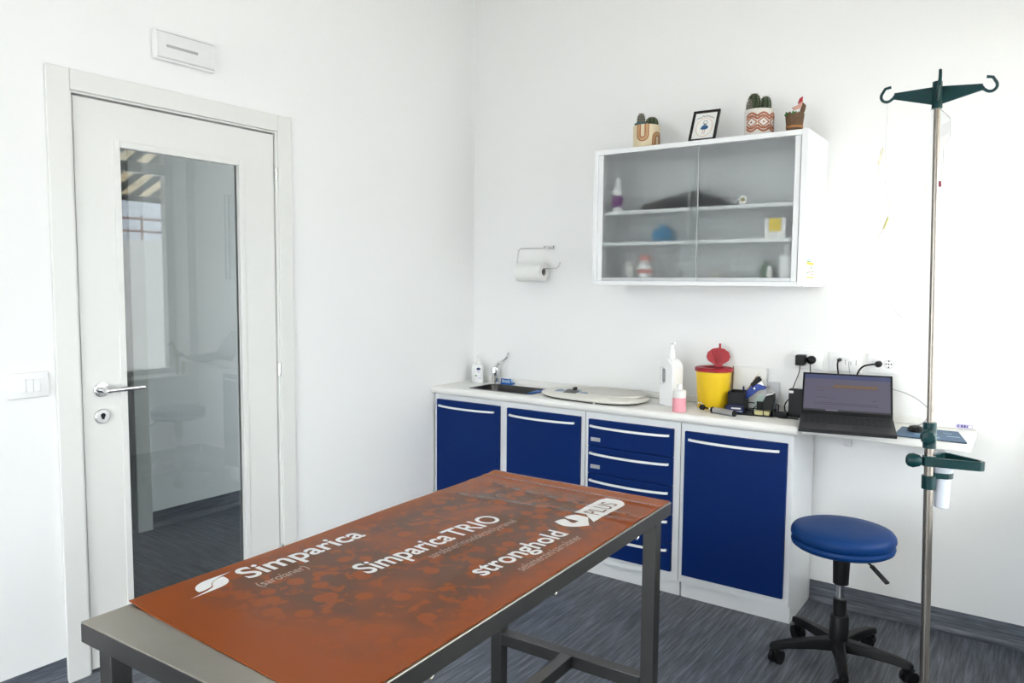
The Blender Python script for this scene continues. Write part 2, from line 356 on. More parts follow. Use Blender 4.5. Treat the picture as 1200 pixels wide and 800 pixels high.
for o in list(wn.children) + list(w2.children):
    if o.name.startswith('window_pane'):
        for p in o.data.polygons: p.material_index = 1 if (p.normal.x < -0.9 if o.parent == wn else p.normal.y > 0.9) else 0
# awning: striped cloth on a sloping frame
aw = thing('awning', 'striped grey and cream awning outside the window', 'awning', (WX + 0.34, -0.3, 2.56))
x0, z0, x1, z1 = 0.02, 0.0, 1.0, -0.315
def cloth(c0, tr):
    m = bpy.data.materials.new('awning_cloth'); m.use_nodes = True; n = m.node_tree.nodes; l = m.node_tree.links
    d = n['Principled BSDF']; d.inputs['Base Color'].default_value = (*c0, 1); d.inputs['Roughness'].default_value = 0.9
    t = n.new('ShaderNodeBsdfTranslucent'); t.inputs['Color'].default_value = (*c0, 1)
    mx = n.new('ShaderNodeMixShader'); mx.inputs['Fac'].default_value = tr; l.new(d.outputs[0], mx.inputs[1]); l.new(t.outputs[0], mx.inputs[2]); l.new(mx.outputs[0], n['Material Output'].inputs['Surface'])
    return m
M_cl1, M_cl2 = cloth((0.92, 0.83, 0.66), 0.75), cloth((0.07, 0.09, 0.09), 0.3)
k = 0; y = -2.4
while y < 2.6:
    MB().add([(x0, y, z0), (x1, y, z1), (x1, y + 0.0925, z1), (x0, y + 0.0925, z0), (x0, y, z0 + 0.003), (x1, y, z1 + 0.003), (x1, y + 0.0925, z1 + 0.003), (x0, y + 0.0925, z0 + 0.003)],
             [(0, 3, 2, 1), (4, 5, 6, 7), (0, 1, 5, 4), (1, 2, 6, 5), (2, 3, 7, 6), (3, 0, 4, 7)]).build('stripe', (M_cl1, M_cl2)[k % 2], aw, smooth=False)
    y += 0.0925; k += 1
MB().box(x1 - 0.02, x1 + 0.03, -2.4, y, z1 - 0.05, z1 + 0.0).build('front_bar', M_dark, aw, 0.004)
MB().box(0, 0.05, -2.4, y, -0.02, 0.03).build('wall_bar', M_dark, aw, 0.004)
MB().box(-60, 60, -60, 60, -0.4, -0.3).build('ground_outside', mat('pale_paving', (0.66, 0.615, 0.555), 0.9, var=0.1, scale=2), kind='structure', smooth=False)
MB().box(WX + 0.3, WX + 3.4, -2.95, -2.75, -0.3, 3.4).build('added_blocker_wall', mat('blocker_wall_render', (0.52, 0.52, 0.52), 0.9, scale=3), kind='structure', smooth=False)  # unseen wall, added to cut sky light on the back wall
gw = thing('garden_wall', 'long pale garden wall with railing across the yard outside the window', 'wall', (WX + 6.2, 0, -0.3))
MB().box(0, 0.25, -25, 25, 0, 2.4).build('wall_body', mat('pale_render', (0.82, 0.82, 0.82), 0.9, scale=3), gw)
for zz in (2.55, 2.75): MB().tube([(0.12, -25, zz), (0.12, 25, zz)], 0.02, 8).build('rail', mat('rusty_rail', (0.35, 0.2, 0.17), 0.7), gw)
for i in range(26): MB().tube([(0.12, -25 + 2 * i, 2.4), (0.12, -25 + 2 * i, 2.8)], 0.02, 6).build('post', mat('rusty_rail', (0.35, 0.2, 0.17), 0.7), gw)
hill = MB(); nx = 40; vs = []; fs = []
for i in range(nx + 1):
    yy = -160 + 320 * i / nx
    h = 16 + 7 * noise.noise(Vector((yy * 0.02, 3.1, 0))) + 1.5 * noise.noise(Vector((yy * 0.15, 1, 0)))
    vs += [(80, yy, -0.3), (110, yy, h), (150, yy, h * 1.05)]
for i in range(nx): a = 3 * i; fs += [(a, a + 3, a + 4, a + 1), (a + 1, a + 4, a + 5, a + 2)]
hill.add(vs, fs).build('hillside', mat('hazy_hill', (0.60, 0.64, 0.70), 1.0, var=0.12, scale=0.4), kind='structure')

# figurine on the window sill
fg = thing('animal_figurine', 'slender tan long-necked animal figurine standing on the window sill', 'figurine', (WX + 0.045, -0.15, WIN_Z0))
body = MB(); body.tube(bez([(0, 0.055, 0.150), (0, 0.02, 0.165), (0, -0.012, 0.175), (0, -0.03, 0.21), (0, -0.042, 0.25)], 5), [0.012] * 4 + [0.02] * 9 + [0.014] * 5 + [0.010] * 3, 10)
body.tube([(0, -0.038, 0.252), (0, -0.06, 0.262), (0, -0.085, 0.248)], [0.012, 0.014, 0.007], 10)
body.build('body', M_tan, fg)
for sx, sy in ((-0.012, -0.008), (0.012, -0.008), (-0.012, 0.045), (0.012, 0.045)):
    MB().tube([(sx * 0.7, sy, 0.158), (sx, sy - 0.002, 0.08), (sx, sy, 0.0)], [0.009, 0.006, 0.0065], 8).build('leg', M_tan, fg)
for sx in (-1, 1): MB().tube([(sx * 0.006, -0.054, 0.27), (sx * 0.010, -0.052, 0.292)], 0.0025, 6).build('horn', M_wood, fg)

# ------------------------------------------------------------------ on the left wall
el = thing('emergency_lamp', 'flat white rectangular emergency lamp on the wall above the door', 'lamp', (0, -1.8465, 2.336))
MB().box(0, 0.028, -0.1265, 0.1265, -0.056, 0.056).build('body', M_plas, el, 0.005)
MB().prism(rrect(-0.118, 0.118, -0.046, 0.046, 0.004), 0.0265, 0.033, lambda a, b, h: (h, a, b)).build('diffuser', mat('lamp_cover', (0.80, 0.80, 0.80), 0.3), el, 0.0015)
MB().box(0.0325, 0.034, -0.085, 0.045, -0.007, 0.003).build('led_strip', mat('grey_strip', (0.42, 0.42, 0.43), 0.4), el)
lines_e = MB(); lines_e.box(0.0278, 0.0285, -0.1215, 0.1215, 0.0475, 0.0492); lines_e.box(0.0278, 0.0285, -0.1215, 0.1215, -0.0492, -0.0475); lines_e.build('seam', mat('seam_grey', (0.35, 0.34, 0.32), 0.6), el)
sw = thing('light_switch', 'white light switch plate with rockers beside the door', 'switch', (0, -2.441, 1.0875))
MB().box(0, 0.009, -0.063, 0.063, -0.0435, 0.0435).build('plate', M_plas, sw, 0.003, 3)
for y0 in (-0.033, -0.0105, 0.012):
    MB().prism([(0.006, -0.022), (0.0135, -0.022), (0.0115, 0.0), (0.0125, 0.022), (0.006, 0.022)], y0 + 0.0005, y0 + 0.022, lambda a, b, h: (a, h, b)).build('rocker', M_plas, sw, 0.0008)

# ------------------------------------------------------------------ base cabinets
CF, CB = -0.358, -0.012         # carcass front / back
def handle(parent, x0, x1, z, y):
    n = 18; pts = []
    for i in range(n + 1):
        t = i / n; bow = 0.030 * (1 - (2 * t - 1) ** 2) ** 0.8
        pts.append((x0 + (x1 - x0) * t, y - 0.006 - bow, z))
    mb = MB(); pr = [(-0.004, -0.005), (0.004, -0.005), (0.004, 0.005), (-0.004, 0.005)]
    vs = [(p[0], p[1] + a, p[2] + b) for p in pts for a, b in pr]; fs = [(0, 1, 2, 3), tuple(4 * n + i for i in (3, 2, 1, 0))]
    for k in range(n):
        for i in range(4): j = (i + 1) % 4; fs.append((4 * k + i, 4 * k + 4 + i, 4 * k + 4 + j, 4 * k + j))
    mb.add(vs, fs); mb.box(x0, x0 + 0.01, y - 0.006, y + 0.001, z - 0.005, z + 0.005); mb.box(x1 - 0.01, x1, y - 0.006, y + 0.001, z - 0.005, z + 0.005)
    return mb.build('handle', M_hand, parent)
DT, DB = 0.789, 0.12
def carcass(root, x0, x1, mids=()):
    b = MB(); b.box(x0, x0 + 0.018, CF, CB, 0.0815, 0.822); b.box(x1 - 0.018, x1, CF, CB, 0.0815, 0.822); b.box(x0 + 0.018, x1 - 0.018, CF, CB, 0.0815, 0.13); b.box(x0 + 0.018, x1 - 0.018, CB - 0.01, CB, 0.13, 0.822); b.box(x0 + 0.018, x1 - 0.018, CF, CF + 0.02, 0.76, 0.822)
    for m_ in mids: b.box(m_ - 0.035, m_ + 0.035, CF, CF + 0.02, 0.13, 0.76)
    for m_ in (x0 + 0.018, x1 - 0.040): b.box(m_, m_ + 0.022, CF, CF + 0.02, 0.13, 0.76)
    return b.build('body', M_white, root)
def plinth(root, x0, x1): return MB().box(x0, x1, -0.325, CB, 0.0, 0.082).build('plinth', M_white, root, 0.001)
def door_panel(root, x0, x1, z0, z1, hz):
    d = MB().box(x0, x1, -0.376, CF + 0.0005, z0, z1).build('door', M_blue, root, 0.003)
    handle(d, x0 + 0.02, x1 - 0.03, hz, -0.376); return d
A = thing('sink_cabinet', 'low white sink cabinet with two dark blue doors, nearest the room corner', 'cabinet', (0, 0, 0))
carcass(A, 0.008, 0.9835, (0.493,)); plinth(A, 0.012, 0.983); door_panel(A, 0.031, 0.468, DB, DT + 0.006, 0.76); door_panel(A, 0.518, 0.963, DB, DT + 0.004, 0.758)
B = thing('drawer_cabinet', 'low white cabinet with five dark blue drawers between the door cabinets', 'cabinet', (0, 0, 0))
carcass(B, 0.9875, 1.4815); plinth(B, 0.989, 1.480)
for i in range(5):
    zt = DT - i * 0.1338
    dr = MB().box(1.010, 1.452, -0.376, CF + 0.0005, zt - 0.1318, zt).build('drawer', M_blue, B, 0.003)
    handle(dr, 1.022, 1.434, zt - 0.032, -0.376)
    lb = MB().box(1.026, 1.078, -0.3785, -0.3755, zt - 0.107, zt - 0.088).build('label_holder', M_alu, dr, 0.001)
C = thing('tall_door_cabinet', 'low white cabinet with one dark blue door at the right end of the counter', 'cabinet', (0, 0, 0))
carcass(C, 1.4855, 1.979); plinth(C, 1.487, 1.978); door_panel(C, 1.507, 1.957, DB, DT - 0.002, 0.752)

# worktop with an inset sink opening
SX0, SX1, SY0, SY1, ZT, ZB = 0.215, 0.615, -0.315, -0.085, 0.864, 0.823
wt = thing('worktop', 'white laminate worktop with rounded front edge over the blue cabinets', 'worktop', (0, 0, 0))
t = MB(); t.box(0.001, SX0, -0.36, -0.002, ZB, ZT); t.box(SX1, 1.988, -0.36, -0.002, ZB, ZT); t.box(SX0, SX1, -0.36, SY0, ZB, ZT); t.box(SX0, SX1, SY1, -0.002, ZB, ZT)
t.build('top', M_lam, wt, smooth=False)
pr = [(-0.36, ZB)] + [(-0.3695 + 0.0195 * math.cos(math.radians(a)), 0.8435 + 0.0205 * math.sin(math.radians(a))) for a in range(270, 89, -15)] + [(-0.36, ZT)]
MB().prism(pr, 0.001, 1.996, lambda a, b, h: (h, a, b)).build('front_edge', M_lam, wt)
pe = [(0.0, ZB)] + [(0.0 + 0.010 * math.cos(math.radians(a)), 0.8435 + 0.0205 * math.sin(math.radians(a))) for a in range(-90, 91, 15)] + [(0.0, ZT)]
MB().prism(pe, -0.36, -0.002, lambda a, b, h: (1.988 + a, h, b)).build('end_edge', M_lam, wt)
MB().box(0.001, 1.995, -0.014, -0.001, ZT + 0.0002, ZT + 0.03).build('trim_1', M_lam, None, 0.003, kind='structure')
sh = thing('wall_shelf', 'white shelf continuing the worktop beside the window', 'shelf', (2.0, 0, 0))
sp = [(0.001, -0.002), (0.604, -0.002), (0.604, -0.30)] + arc(0.604 - 0.03, -0.30, 0.03, 0, -90, 6) + [(0.001, -0.33)]
MB().prism(sp[::-1], ZB + 0.006, ZT).build('board', M_lam, sh, 0.006, 3)
MB().box(1.996, 2.604, -0.014, -0.001, ZT + 0.0002, ZT + 0.03).build('trim_2', M_lam, None, 0.003, kind='structure')
for x in (0.12, 0.5): MB().add([(x - 0.012, -0.002, ZB + 0.005), (x + 0.012, -0.002, ZB + 0.005), (x + 0.012, -0.24, ZB + 0.005), (x - 0.012, -0.24, ZB + 0.005), (x - 0.012, -0.002, ZB - 0.09), (x + 0.012, -0.002, ZB - 0.09), (x + 0.012, -0.24, ZB - 0.01), (x - 0.012, -0.24, ZB - 0.01)],
    [(0, 1, 2, 3), (4, 7, 6, 5), (0, 4, 5, 1), (1, 5, 6, 2), (2, 6, 7, 3), (3, 7, 4, 0)]).build('bracket', M_white, sh)

# sink, tap and things by the sink
sk = thing('sink', 'rectangular steel sink set into the white worktop', 'sink', (0, 0, ZT))
i0, i1, j0, j1, dp = SX0 + 0.004, SX1 - 0.004, SY0 + 0.004, SY1 - 0.004, -0.14
def ring(x0, x1, y0, y1, r, z, n=6): return [(a, b, z) for a, b in rrect(x0, x1, y0, y1, r, n)]
rings = [ring(i0 - 0.014, i1 + 0.014, j0 - 0.014, j1 + 0.014, 0.04, 0.0), ring(i0 - 0.012, i1 + 0.012, j0 - 0.012, j1 + 0.012, 0.04, 0.0018), ring(i0 + 0.002, i1 - 0.002, j0 + 0.002, j1 - 0.002, 0.035, 0.0014), ring(i0 + 0.005, i1 - 0.005, j0 + 0.005, j1 - 0.005, 0.033, -0.006),
         ring(i0 + 0.012, i1 - 0.012, j0 + 0.012, j1 - 0.012, 0.03, dp + 0.02), ring(i0 + 0.03, i1 - 0.03, j0 + 0.03, j1 - 0.03, 0.02, dp)]
mb = MB(); n = len(rings[0]); vs = [p for r_ in rings for p in r_]; fs = []
for k in range(len(rings) - 1):
    for i in range(n): j = (i + 1) % n; fs.append((k * n + i, k * n + j, (k + 1) * n + j, (k + 1) * n + i))
fs.append(tuple((len(rings) - 1) * n + i for i in range(n))); mb.add(vs, fs)
o = mb.build('basin', mat('sink_steel', (0.075, 0.072, 0.07), 0.3, 1.0, var=0.1), sk)
MB().lathe([(0.035, dp), (0.035, dp + 0.003), (0.02, dp + 0.003), (0.018, dp + 0.0005)], ((i0 + i1) / 2, (j0 + j1) / 2, 0), 20).build('drain', M_chrome, sk)
tp = thing('mixer_tap', 'chrome single-lever mixer tap standing behind the sink', 'tap', (0.205, -0.052, ZT))
MB().lathe([(0.026, 0), (0.026, 0.006), (0.022, 0.01), (0.021, 0.05), (0.023, 0.085), (0.018, 0.098), (0.004, 0.102)], n=20).build('body', M_chrome, tp)
MB().tube(bez([(0.0, 0.0, 0.03), (0.02, -0.03, 0.05), (0.045, -0.07, 0.085), (0.06, -0.10, 0.098)], 5), [0.014] * 5 + [0.013] * 6 + [0.012] * 5, 12).tube([(0.058, -0.096, 0.099), (0.06, -0.099, 0.074)], 0.0115, 12).build('spout', M_chrome, tp)
MB().tube(bez([(0.0, 0.0, 0.095), (0.035, -0.012, 0.125), (0.075, -0.02, 0.145), (0.10, -0.022, 0.165), (0.108, -0.022, 0.188)], 5), [0.011] * 5 + [0.007] * 10 + [0.0055] * 6, 10).build('lever', M_chrome, tp)
sd = thing('soap_dispenser', 'white liquid soap bottle with blue oval label in the corner of the worktop', 'soap dispenser', (0.098, -0.085, ZT))
MB().lathe([(0.034, 0), (0.037, 0.004), (0.038, 0.05), (0.037, 0.085), (0.030, 0.104), (0.014, 0.112), (0.012, 0.118)], n=24, sx=1.05, sy=0.72).build('bottle', M_plas, sd)
MB().lathe([(0.014, 0.117), (0.014, 0.128), (0.006, 0.130), (0.005, 0.152)], n=16).tube([(0, 0, 0.152), (0.0, 0.0, 0.158)], 0.010, 12).tube([(0, 0, 0.155), (0.018, -0.02, 0.156), (0.022, -0.025, 0.149)], 0.005, 8).build('pump', M_milky, sd)
def on_bottle(cx, cz, rx, rz, m, name, parent, rb=0.0385, sx=1.05, sy=0.72, n=16, a0=-55):
    mb = MB(); vs = []; c = math.radians(a0)
    for i in range(n):
        w_ = 2 * PI * i / n; ang = c + (cx + rx * math.cos(w_)) / rb; z = cz + rz * math.sin(w_)
        vs.append((rb * math.cos(ang) * sx * 1.01, rb * math.sin(ang) * sy * 1.01, z))
    vs2 = [(p[0] * 1.012, p[1] * 1.012, p[2]) for p in vs]
    mb.add(vs + vs2, [tuple(range(n)), tuple(range(n, 2 * n))] + [(i, (i + 1) % n, n + (i + 1) % n, n + i) for i in range(n)])
    return mb.build(name, m, parent)
on_bottle(0.0, 0.082, 0.013, 0.008, M_navyp, 'brand_oval', sd)
on_bottle(0.0, 0.064, 0.011, 0.0025, M_lilacp, 'print_line', sd)
on_bottle(-0.014, 0.042, 0.007, 0.004, M_greenp, 'printed_leaf', sd)
on_bottle(0.008, 0.028, 0.014, 0.002, M_lilacp, 'print_line', sd)
sg = thing('sponge_holder', 'small bright blue sponge holder beside the tap', 'sponge holder', (0.292, -0.052, ZT))
MB().box(-0.038, 0.038, -0.02, 0.02, 0.0, 0.01).build('tray', M_brightblue, sg, 0.003)
MB().tube([(-0.034, -0.016, 0.009), (-0.030, -0.016, 0.034), (-0.015, -0.016, 0.030), (0.015, -0.016, 0.030), (0.030, -0.016, 0.034), (0.034, -0.016, 0.009)], 0.0038, 8).build('rail', M_brightblue, sg)
MB().box(-0.028, 0.028, -0.011, 0.014, 0.010, 0.03).build('sponge', mat('pale_sponge', (0.45, 0.62, 0.78), 0.9, var=0.15, scale=200, bump=0.4), sg, 0.005)
ck = MB(); vs = []; fs = []; nn = 8
for i in range(nn + 1):
    for k in range(5):
        t_ = i / nn; xx = 0.575 + 0.055 * t_; yy = -0.30 + 0.16 * k / 4; zz = ZT + (0.005 if t_ > 0.5 else 0.005 - 0.04 * (0.5 - t_) * 2) + 0.004 * math.sin(k * 2.1 + i)
        vs.append((xx, yy, zz + 0.002))
for i in range(nn):
    for k in range(4): a = i * 5 + k; fs.append((a, a + 1, a + 6, a + 5))
ck.add(vs, fs); o = ck.build('blue_cloth', M_brightblue, label='small blue cloth draped over the right end of the sink', category='cloth')
md = o.modifiers.new('thick', 'SOLIDIFY'); md.thickness = 0.004; md.offset = 0

# scale
sc_ = thing('weighing_scale', 'flat off-white oval weighing scale with grey display on the worktop', 'scale', (0.945, -0.205, ZT), math.radians(-7))
def superell(a, b, e, n=56): return [(a * math.copysign(abs(math.cos(2 * PI * i / n)) ** (2 / e), math.cos(2 * PI * i / n)), b * math.copysign(abs(math.sin(2 * PI * i / n)) ** (2 / e), math.sin(2 * PI * i / n))) for i in range(n)]
prof = [(0.93, 0.006), (0.985, 0.009), (1.0, 0.014), (0.985, 0.020), (0.93, 0.026), (0.82, 0.032), (0.66, 0.036), (0.45, 0.038), (0.2, 0.038)]
mb = MB(); n = 56; vs = []
for s_, h in prof: vs += [(x * s_, y * s_, h) for x, y in superell(0.298, 0.178, 2.5)]
fs = [tuple(range(n))[::-1], tuple(range((len(prof) - 1) * n, len(prof) * n))]
for k in range(len(prof) - 1):
    for i in range(n): j = (i + 1) % n; fs.append((k * n + i, k * n + j, (k + 1) * n + j, (k + 1) * n + i))
mb.add(vs, fs).build('platform', mat('scale_ivory', (0.72, 0.70, 0.64), 0.35), sc_)
mb = MB(); mb.prism([(x * 0.62 + 0.085, y * 0.72 + 0.03) for x, y in superell(0.298, 0.178, 2.6)], 0.0300, 0.0392); mb.build('tray', mat('scale_tray_grey', (0.58, 0.56, 0.51), 0.35), sc_, 0.001)
MB().prism(superell(0.276, 0.163, 2.5), 0.001, 0.0065).build('underside', M_black, sc_)
dtl = math.radians(17)
def SD(a, b_, h): return (a - 0.06, -0.148 + b_ * math.cos(dtl) - h * math.sin(dtl), 0.0235 + b_ * math.sin(dtl) + h * math.cos(dtl))
MB().prism(rrect(-0.055, 0.055, 0.0, 0.075, 0.03), -0.012, 0.002, SD).build('display_panel', mat('scale_panel', (0.30, 0.36, 0.44), 0.35), sc_)
MB().prism(rrect(-0.038, 0.038, 0.012, 0.062, 0.008), 0.0, 0.005, SD).build('display', mat('lcd_dark', (0.05, 0.048, 0.045), 0.3), sc_, 0.001)
for dx in (-0.075, 0.075): MB().prism(arc(dx, 0.034, 0.026, 0, 345, 23), -0.012, 0.0015, SD).build('button', mat('scale_button', (0.24, 0.31, 0.41), 0.4), sc_)
MB().prism(arc(0.0, 0.072, 0.012, 0, 340, 17), -0.01, 0.012, SD).build('knob', M_black, sc_, 0.001)
MB().lathe([(0.006, 0), (0.006, 0.007)], (0.12, -0.166, 0), 12).build('foot', M_plas, sc_)
for fx, fy in ((-0.2, -0.08), (-0.2, 0.08), (0.2, 0.08)): MB().lathe([(0.012, 0), (0.012, 0.006)], (fx, fy, 0), 12).build('foot', M_rubber, sc_)

# bottles and bin
jc = thing('white_jug_bottle', 'tall white plastic bottle with hollow handle and pump behind the pink bottle', 'bottle', (1.355, -0.185, ZT), math.radians(-20))
mb = MB(); hy = 0.036
outer = [(-0.046, 0.0), (0.046, 0.0), (0.046, 0.185), (0.040, 0.205), (0.014, 0.228), (-0.014, 0.228), (-0.034, 0.214), (-0.046, 0.198)]
inner = [(-0.034, 0.108), (-0.014, 0.108), (-0.010, 0.118), (-0.010, 0.170), (-0.018, 0.186), (-0.030, 0.182), (-0.034, 0.172)]
bmx = bmesh.new()
ov = [bmx.verts.new((x, 0, z)) for x, z in outer]; iv = [bmx.verts.new((x, 0, z)) for x, z in inner]
oe = [bmx.edges.new((ov[i], ov[(i + 1) % len(ov)])) for i in range(len(ov))]; ie = [bmx.edges.new((iv[i], iv[(i + 1) % len(iv)])) for i in range(len(iv))]
bmesh.ops.triangle_fill(bmx, use_beauty=True, use_dissolve=False, edges=oe + ie)
g = bmesh.ops.extrude_face_region(bmx, geom=bmx.faces[:]); bmesh.ops.translate(bmx, verts=[v for v in g['geom'] if isinstance(v, bmesh.types.BMVert)], vec=(0, 2 * hy, 0)); bmesh.ops.translate(bmx, verts=bmx.verts, vec=(0, -hy, 0))
bmesh.ops.recalc_face_normals(bmx, faces=bmx.faces)
bmesh.ops.bevel(bmx, geom=[e for e in bmx.edges if len(e.link_faces) == 2 and e.calc_face_angle(0) > 0.5], offset=0.007, segments=3, affect='EDGES', clamp_overlap=True)
me = bpy.data.meshes.new('bottle'); bmx.to_mesh(me); bmx.free(); me.materials.append(M_plas)
for p in me.polygons: p.use_smooth = True
me.set_sharp_from_angle(angle=math.radians(40))
o = bpy.data.objects.new('bottle', me); COL.objects.link(o); o.parent = jc
MB().lathe([(0.016, 0.226), (0.017, 0.242), (0.013, 0.262), (0.009, 0.285), (0.009, 0.298)], n=18).tube([(0, 0, 0.29), (0.0, 0, 0.300), (0.018, 0.0, 0.302)], 0.0075, 10).build('pump', M_plas, jc)
pb = thing('pink_bottle', 'small squat bottle half filled with pink liquid on the counter edge', 'bottle', (1.456, -0.325, ZT))
MB().lathe([(0.028, 0.0), (0.031, 0.003), (0.031, 0.066)], n=28).build('pink_filling', M_pink, pb)
MB().lathe([(0.031, 0.0662), (0.031, 0.096), (0.027, 0.101), (0.012, 0.103)], n=28).build('bottle_top', M_milky, pb)
MB().lathe([(0.0125, 0.102), (0.0125, 0.124), (0.010, 0.127), (0.002, 0.1275)], n=20).build('cap', M_plas, pb)
sb = thing('sharps_bin', 'yellow plastic sharps bin with an open red lid on the counter', 'bin', (1.543, -0.128, ZT))
MB().lathe([(0.068, 0), (0.070, 0.003), (0.0815, 0.178)], n=40).build('bucket', M_yellow, sb)
MB().lathe([(0.083, 0.176), (0.088, 0.178), (0.088, 0.190), (0.083, 0.195), (0.060, 0.197), (0.050, 0.192), (0.049, 0.185)], n=40).build('lid', M_red, sb)
MB().prism(arc(0, 0.0, 0.049, 0, 350, 35), 0.184, 0.187).build('lid_opening', M_black, sb)
# flap: upright fan shape at the back of the lid, facing the room
fy = Vector((0.577, -0.816, 0)); fx = Vector((0.816, 0.577, 0)); fc = Vector((0.012, 0.028, 0.19))
fanp = [(-0.012, 0.0), (0.012, 0.0), (0.020, 0.016), (0.050, 0.034), (0.057, 0.052), (0.050, 0.074), (0.028, 0.090), (0.0, 0.095), (-0.028, 0.090), (-0.050, 0.074), (-0.057, 0.052), (-0.050, 0.034), (-0.020, 0.016)]
fl = MB().prism([(a, b) for a, b in fanp], -0.003, 0.003, lambda a, b, h: tuple(fc + fx * a - fy * (h + b * 0.12) + Vector((0, 0, b)))).build('lid_flap', M_red, sb, 0.0015)
for a in (-0.03, -0.015, 0.0, 0.015, 0.03):
    p0 = fc + fx * a * 0.3 - fy * -0.003 + Vector((0, 0, 0.022)); p1 = fc + fx * a + fy * (0.003 - 0.085 * 0.12) + Vector((0, 0, 0.084))
    MB().tube([p0 + fy * 0.0005, p1], 0.0022, 6).build('rib', M_red, fl)
MB().obox(fc + fx * 0.008 + Vector((0, 0, 0.103)) - fy * 0.0115, fx * 0.005, fy * 0.003, Vector((0, 0, 0.012))).build('tab', M_red, fl, 0.001)
# diagnostic instrument lying in front of the bin
ot = thing('otoscope', 'grey-handled otoscope lying on the counter before the yellow bin', 'otoscope', (1.61, -0.268, ZT), math.radians(-19))
MB().tube([(-0.012, 0, 0.014), (0.098, 0, 0.014)], 0.0135, 18).build('grip', M_grip, ot)
MB().tube([(-0.022, 0, 0.014), (-0.012, 0, 0.014)], 0.0145, 18).tube([(0.098, 0, 0.014), (0.104, 0, 0.014)], 0.0135, 18).build('collar', M_black, ot)
MB().tube([(-0.022, 0, 0.0145), (-0.045, 0.006, 0.016)], [0.008, 0.005], 12).build('neck', M_chrome, ot)
MB().tube([(-0.105 + 0.02 * math.cos(a * PI / 10), 0.012 + 0.004 * math.sin(a * PI / 10), 0.020 + 0.015 * math.sin(a * PI / 10)) for a in range(20)], 0.0026, 8, True).build('lens_ring', M_chrome, ot)
MB().lathe([(0.007, -0.012), (0.0125, -0.006), (0.0125, 0.008), (0.007, 0.014)], (-0.085, 0.006, 0.0165), 18, 'x').tube([(-0.075, 0.006, 0.0165), (-0.04, 0.005, 0.016)], 0.004, 8).build('head', M_black, ot)

# organiser and its contents
og = thing('desk_organiser', 'black wire mesh desk organiser with pen cup on the counter', 'organiser', (1.735, -0.150, ZT), math.radians(8))
MB().box(-0.105, 0.105, -0.085, 0.085, 0.0, 0.004).build('base', M_black, og, 0.001)
for (x0_, x1_, y0_, y1_, h) in ((-0.105, -0.03, -0.02, 0.085, 0.092),):
    for a, b, c, d in ((x0_, x1_, y0_, y0_ + 0.003), (x0_, x1_, y1_ - 0.003, y1_), (x0_, x0_ + 0.003, y0_, y1_), (x1_ - 0.003, x1_, y0_, y1_)):
        MB().box(a, b, c, d, 0.004, h).build('cup_side', M_black, og)
for p in ([(-0.105, -0.085), (0.105, -0.085)], [(0.105, -0.085), (0.105, 0.085)], [(-0.105, 0.085), (0.105, 0.085)], [(-0.105, -0.085), (-0.105, 0.085)], [(0.02, -0.085), (0.02, 0.085)]):
    MB().tube([(p[0][0], p[0][1], 0.034), (p[1][0], p[1][1], 0.034)], 0.0022, 8).build('wire_rail', M_black, og)
for x, y in ((-0.105, -0.085), (0.105, -0.085), (0.105, 0.085), (-0.105, 0.085), (0.02, -0.085), (0.02, 0.085), (0.0625, -0.085)):
    MB().tube([(x, y, 0.002), (x, y, 0.034)], 0.0022, 8).build('wire_post', M_black, og)
MB().box(0.02, 0.105, 0.0, 0.003, 0.004, 0.055).build('divider', M_black, og)
def rod(name, label, cat, a, b, r, m, tip=None, group=None):
    t = thing(name, label, cat, a, group=group); d = Vector(b) - Vector(a)
    MB().tube([(0, 0, 0), tuple(d)], r, 8).build('shaft', m, t)
    if tip: MB().tube([tuple(d), tuple(d * 1.12)], [r, r * 0.3], 8).build('tip', tip, t)
    return t
cx, cy = 1.668, -0.118
rod('pencil', 'thin brown pencil slanting out of the black pen cup', 'pencil', (cx - 0.02, cy - 0.0, ZT + 0.006), (cx + 0.075, cy + 0.0, ZT + 0.165), 0.0035, mat('pencil_brown', (0.28, 0.13, 0.04), 0.5), M_beige)
rod('pen', 'black pen slanting beside the pencil in the pen cup', 'pen', (cx - 0.01, cy + 0.02, ZT + 0.006), (cx + 0.078, cy + 0.02, ZT + 0.150), 0.0045, M_black, M_chrome)
rod('marker_pen', 'short blue pen upright in the back of the pen cup', 'pen', (cx - 0.005, cy + 0.05, ZT + 0.006), (cx - 0.002, cy + 0.055, ZT + 0.098), 0.0045, M_deepblue, M_black)
fo = thing('blue_stapler', 'blue handled stapler plier leaning out of the pen cup', 'stapler', (cx - 0.018, cy - 0.01, ZT + 0.03))
ax = Vector((0.70, 0.05, 0.71)).normalized(); ay = Vector((0, 1, 0)).cross(ax).normalized(); ayy = ax.cross(ay)
def fop(a, b, h): return tuple(ax * a - ay * b + ayy * h)
MB().prism([(0.0, -0.008), (0.09, -0.022), (0.125, -0.024), (0.150, -0.040), (0.162, -0.036), (0.150, -0.008), (0.125, 0.012), (0.09, 0.010), (0.0, 0.008)][::-1], -0.008, 0.008, fop).build('lower_handle', M_deepblue, fo, 0.002)
MB().prism([(0.115, 0.004), (0.168, 0.002), (0.170, 0.024), (0.118, 0.022)], -0.010, 0.010, fop).build('jaw', M_black, fo, 0.002)
MB().prism([(0.128, -0.022), (0.162, -0.022), (0.164, 0.0), (0.130, 0.0)], -0.006, 0.006, fop).build('staple_channel', M_alu, fo, 0.001)
MB().tube([fop(0.118, -0.006, -0.0095), fop(0.118, -0.006, 0.0095)], 0.005, 12).build('pivot', M_chrome, fo)
bs = thing('black_stapler', 'black and grey desk stapler standing in the organiser compartment', 'stapler', (1.79, -0.148, ZT + 0.005), math.radians(8))
